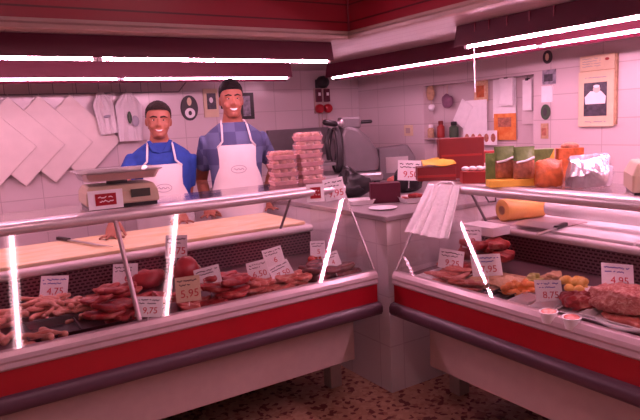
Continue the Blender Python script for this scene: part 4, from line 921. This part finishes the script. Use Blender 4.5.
# ------------------------------------------------------------------ people
def ring(cx, cy, z, rx, ry, n=24, sq=2.3):
    out = []
    for i in range(n):
        a = 2*math.pi*i/n; c, s = math.cos(a), math.sin(a)
        out.append((cx+rx*math.copysign(abs(c)**(2/sq), c), cy+ry*math.copysign(abs(s)**(2/sq), s), z))
    return out
def ik(sh, wr, l1, l2, pole):
    d = wr-sh; L_ = min(d.length, (l1+l2)*.995); dn = d.normalized(); wr = sh+dn*L_
    a = (l1*l1-l2*l2+L_*L_)/(2*L_); h = math.sqrt(max(0, l1*l1-a*a)); pl_ = (pole-dn*pole.dot(dn)).normalized()
    return sh+dn*a+pl_*h, wr
def person(label, loc, rz, H, hands, hair, skin, shirtm, build_w, smile, collar, short_hair, tilt=0, belly=0, hw_=1.0, inner=0):
    k = H/1.78; root = thing('person', label, 'person', loc, rz); inv = Matrix.LocRotScale(Vector(loc), None, None) @ Matrix.Rotation(rz, 4, 'Z'); inv = inv.inverted()
    bw = build_w
    T = [(.90, .165, .115, 0), (.98, .165, .118+belly*.5, 0), (1.08, .155, .112+belly, -.004), (1.20, .162, .116+belly*.5, 0), (1.32, .178, .122, .004), (1.40, .186, .110, .010), (1.442, .172, .095, .014), (1.472, .138, .080, .016), (1.497, .096, .070, .016), (1.52, .068, .062, .014), (1.57, .057, .058, .004), (1.60, .055, .058, -.004)]
    body = MB(); body.loft([ring(0, cy*k, z*k, rx*k*bw if z < 1.50 else rx*k, ry*k) for z, rx, ry, cy in T])
    # legs and feet
    for s in (-1, 1):
        body.tube([(s*.085*k, 0, .93*k), (s*.095*k, 0, .5*k), (s*.10*k, .01, .08*k)], [.088*k, .062*k, .042*k], 14)
        body.tube([(s*.10*k, .03, .04), (s*.11*k, -.12, .035)], [.045, .036], 12, True)
    # head: chin at 1.545, crown at 1.78
    hz = 1.545
    Hd = [(-.002, .022, .022, -.062), (.008, .036, .040, -.048), (.028, .048, .060, -.030), (.055, .058, .078, -.016), (.085, .067, .089, -.008), (.115, .072, .095, -.002), (.145, .074, .098, .002), (.175, .072, .096, .004), (.200, .063, .084, .006), (.220, .045, .060, .008), (.232, .020, .028, .008)]
    hm = Matrix.Translation((0, 0, hz*k)) @ Matrix.Rotation(tilt, 4, 'Y') @ Matrix.Diagonal((hw_, 1.03, 1, 1))
    head = MB(); head.loft([ring(0, cy*k, z*k, rx*k, ry*k, 24, 2.15) for z, rx, ry, cy in Hd])
    head.loft([ring(0, (-.088-dy)*k, z*k, w_*k, .014*k, 10, 2) for z, w_, dy in ((.072, .010, .002), (.078, .016, .010), (.086, .015, .016), (.098, .010, .012), (.12, .007, .004), (.135, .008, -.002))])
    for s in (-1, 1):
        head.ell((s*.073*k, .010*k, .105*k), (.009*k, .018*k, .030*k), None, 10, 8)
        head.ell((s*.038*k, -.072*k, .078*k), (.022*k, .018*k, .02*k), None, 10, 8)
        head.ell((s*.030*k, -.084*k, .136*k), (.026*k, .012*k, .008*k), None, 10, 6)
    head.ell((0, -.083*k, .020*k), (.022*k, .016*k, .016*k), None, 10, 6)
    body.add(head.v, head.f, hm)
    body.tube([(0, .012*k, 1.46*k), (0, .0, 1.60*k)], [.062*k, .055*k], 16)
    # arms and hands
    arms = []
    for s, hw in ((-1, hands[0]), (1, hands[1])):
        hl = inv @ Vector(hw); sh = Vector((s*.178*k*bw, (.012)*k, 1.398*k))
        wr = hl+Vector((0, .085, .055))
        el, wr = ik(sh, wr, .30*k, .27*k, Vector((s*(.12 if s == inner else .55), .8, -.1)))
        arms.append((s, sh, el, wr, hl))
        body.tube([sh+Vector((-s*.05, 0, -.02)), sh, sh.lerp(el, .4), el, el.lerp(wr, .3), wr], [.055*k, .056*k, .048*k, .041*k, .041*k, .027*k], 14)
        # hand: palm from the wrist down to the board, fingers spread flat
        kn = hl+Vector((0, .0, .014))
        ax = (kn-wr).normalized(); side = Vector((1, 0, 0)); side = (side-ax*side.dot(ax)).normalized()
        nrm = side.cross(ax)
        pr = []
        for t, w_, h_ in ((0, .026, .020), (.35, .034, .018), (.75, .042, .016), (1, .041, .013)):
            c = wr.lerp(kn, t); pr.append([tuple(c+side*w_*math.cos(a)+nrm*h_*math.sin(a)) for a in [2*math.pi*i/14 for i in range(14)]])
        body.loft(pr)
        for i, (off, ln) in enumerate(((-.033, .062), (-.011, .076), (.012, .078), (.034, .070))):
            off = off*(-s); b0 = kn+side*off*.9; d = Vector((off*1.6/.08, -1, 0)).normalized(); ln_ = ln if True else ln
            m1 = b0+d*ln_*.45+Vector((0, 0, .002)); m1.z = max(hl.z+.012, b0.z); e_ = b0+d*ln_; e_.z = hl.z+.009
            body.tube([b0-ax*.02, b0, m1, e_], [.010, .0098, .009, .0078], 8, True)
        tb = wr.lerp(kn, .35)+side*(-s)*.026; te = hl+Vector((-s*.075, .018, .010)); tm = tb.lerp(te, .5)+Vector((0, -.008, .006))
        body.tube([tb-side*(-s)*.012, tb, tm, te], [.013, .013, .011, .009], 8, True)
    fused(body, 'body', M[skin], root, .0055, 3)
    # eyes, brows, mouth
    def HP(x, y, z): return hm @ Vector((x*k, y*k, z*k))
    for s in (-1, 1):
        MB().ell(HP(s*.029, -.083, .118), (.0105*k, .009*k, .0038*k), None, 12, 8).build('eye', M['eye'], root, True)
        MB().ell(HP(s*.029, -.0915, .118), (.0072*k, .0045*k, .0044*k), None, 10, 6).build('iris', M['iris'], root, True)
        MB().tube([HP(s*.012, -.0985, .137), HP(s*.030, -.0985, .142), HP(s*.050, -.086, .136)], [.004*k, .0048*k, .003*k], 8, True).build('eyebrow', M[hair], root, True)
    zz = .048
    MB().tube([HP(-.030, -.080, zz+.010), HP(-.015, -.092, zz+.001), HP(0, -.096, zz-.002), HP(.015, -.092, zz+.001), HP(.030, -.080, zz+.010)], [.003*k, .0075*k, .009*k, .0075*k, .003*k], 10, True).build('lips', M['lip'], root, True)
    mb = MB().tube([HP(-.024, -.086, zz+.008), HP(-.012, -.0985, zz+.002), HP(0, -.103, zz), HP(.012, -.0985, zz+.002), HP(.024, -.086, zz+.008)], [.002*k, (.0055 if smile else .0045)*k, (.0065 if smile else .005)*k, (.0055 if smile else .0045)*k, .002*k], 10, True)
    mb.build('teeth', M['teeth'], root, True)
    # hair: a shell over skull top, back and sides
    hb = MB(); n = 28; rings = []
    for z, rx, ry, cy in [(.060, .071, .086, .016), (.10, .0755, .095, .010), (.135, .0785, .099, .007), (.165, .079, .102, .006), (.19, .0755, .099, .006), (.211, .066, .089, .007), (.231, .049, .068, .008), (.245, .028, .04, .008), (.251, .008, .012, .008)]:
        rg = []
        for i in range(n):
            a = 2*math.pi*i/n; x, y = math.cos(a), math.sin(a)
            front = max(0, -y)
            zl = (.176 if short_hair == 'low' else .186)-.022*abs(x)**4
            zz_ = z
            rgy = cy+ry*y
            if z < zl and front > .22: 
                pull = min(1, (front-.22)*4)
                zz_ = z+(zl-z)*pull
                rgy = cy+ry*y*(1-.02*pull)
            if z < .125 and y < .35: zz_ = max(zz_, .128-.02*max(0, y)/.35+(.0 if z < .1 else .004))
            rg.append((rx*k*x*(1.0 if z > .12 else .985), rgy*k, zz_*k))
        rings.append(rg)
    hb.loft(rings); hb.v = [tuple(hm @ Vector(p)) for p in hb.v]
    hb.build('hair', M[hair], root, True)
    # shirt with short sleeves
    sb = MB(); o_ = .012
    TS = [t for t in T if t[0] < 1.48]+[(1.500, .098, .074, .014), (1.514, .080, .068, .012)]
    sb.loft([ring(0, cy*k, z*k, (rx*k*bw)+o_, ry*k+o_) for z, rx, ry, cy in TS])
    for s, sh, el, wr, hl in arms:
        sb.tube([sh+Vector((-s*.05, 0, -.02)), sh, sh.lerp(el, .4), sh.lerp(el, .66)], [.055*k, .060*k, .058*k, .058*k], 16)
    fused(sb, 'shirt', M[shirtm], root, .009, 2)
    if collar:
        for s in (-1, 1):
            MB().prism([(s*.004, 1.445*k), (s*.055, 1.455*k), (s*.082, 1.525*k), (s*.060, 1.532*k)], -.098*k-.0, -.086*k, 'xz').build('collar', M[shirtm], root, False, .002)
    # trousers
    tb_ = MB()
    tb_.loft([ring(0, 0, z*k, rx*k*bw+.016, ry*k+.016) for z, rx, ry in ((.86, .160, .115), (.98, .165, .118))])
    for s in (-1, 1): tb_.tube([(s*.085*k, 0, .93*k), (s*.095*k, 0, .5*k), (s*.10*k, .01, .09*k)], [.102*k, .078*k, .06*k], 14)
    fused(tb_, 'trousers', M['trousers'], root, .012, 1)
    # apron: curved sheet over the front
    def prof(z):
        for i in range(len(T)-1):
            if T[i][0] <= z <= T[i+1][0]:
                t = (z-T[i][0])/(T[i+1][0]-T[i][0]); return [T[i][q_]*(1-t)+T[i+1][q_]*t for q_ in (1, 2, 3)]
        return [.168, .122+belly*.4, 0]
    rows = []; n = 26; zs_ = [.52, .62, .72, .82, .90, .98, 1.04, 1.10, 1.14, 1.18, 1.23, 1.28, 1.33, 1.37]
    for z in zs_:
        rx, ry, cy = prof(z); A = 1.5 if z <= 1.04 else 1.5-.83*min(1, (z-1.04)/.2)
        row = []
        for i in range(n+1):
            a = (i/n*2-1)*A; fl = .004*math.sin(a*9+z*7)*(1.25-z if z < 1.2 else .05)*1.5
            row.append((math.sin(a)*(rx*k*bw+.022+fl+(max(0, .95-z)*.05)), cy*k-math.cos(a)**.8*(ry*k+.024+fl+max(0, .95-z)*.06) if math.cos(a) > 0 else cy*k, z*k))
        rows.append(row)
    vs = [q_ for r_ in rows for q_ in r_]; R_ = len(rows)
    fs = [(j*(n+1)+i, j*(n+1)+i+1, (j+1)*(n+1)+i+1, (j+1)*(n+1)+i) for j in range(R_-1) for i in range(n)]
    ab = MB().add(vs, fs); ab.add([(x*.985, y+.004, z) for x, y, z in vs], [tuple(reversed(f)) for f in fs]); N = len(vs)
    for i in range(n): ab.f += [((R_-1)*(n+1)+i, (R_-1)*(n+1)+i+1, N+(R_-1)*(n+1)+i+1, N+(R_-1)*(n+1)+i), (i+1, i, N+i, N+i+1)]
    for j in range(R_-1):
        for e_ in (0, n): ab.f.append((j*(n+1)+e_, (j+1)*(n+1)+e_, N+(j+1)*(n+1)+e_, N+j*(n+1)+e_))
    ap = ab.build('apron', M['apron'], root, True)
    top = rows[-1]
    for s, c in ((-1, top[0]), (1, top[-1])):
        c = Vector(c)
        MB().tube([c+Vector((-s*.004, 0, -.012)), Vector((s*.092*k, -.132*k, 1.395*k)), Vector((s*.088*k, -.110*k, 1.435*k)), Vector((s*.082*k, -.062*k, 1.496*k)), Vector((s*.074*k, .02*k, 1.526*k)), Vector((s*.04*k, .088*k, 1.52*k))], [.007]*6, 8, True).build('neck_strap', M['apron'], ap, True)
    # emblem printed on the bib
    rx, ry, cy = prof(1.22); yy = cy*k-(ry*k+.028)
    em = MB(); pts = [(.052*math.cos(2*math.pi*i/24), 0, 1.215*k+.026*math.sin(2*math.pi*i/24)) for i in range(25)]
    def onb(x, z):
        rx, ry, cy = prof(z/k); a = math.asin(max(-1, min(1, x/(rx*k*bw+.022)))); return (x, cy*k-math.cos(a)**.8*(ry*k+.0265), z)
    em.tube([onb(x, z) for x, _, z in pts], .0022, 5); em.tube([onb(-.035+.007*i, 1.215*k+.006*math.sin(i*1.7)) for i in range(11)], .003, 5)
    em.build('apron_emblem', M['print'], ap)
    return root
ZH = ZL+.001
h1 = (atz(112, 238, ZH), atz(183, 223, ZH)); h2 = (atz(210, 217, ZH), atz(268, 210, ZH))
pa = at(158, 125, 1, 1.53); pb = at(231, 97, 1, 1.40)
person('older smiling man in royal blue polo and white apron behind the left counter', (pa.x, 1.53, 0), -.30, 1.775, h1, 'hair2', 'skin', 'blue', 1.05, False, True, 'high', .05, .03, 1.10, 1)
person('tall young smiling man in checked blue-grey shirt and white apron behind the left counter', (pb.x, 1.40, 0), -.30, 1.905, h2, 'hair', 'skin2', 'check', .98, True, False, 'low', 0, 0, 1.0, -1)
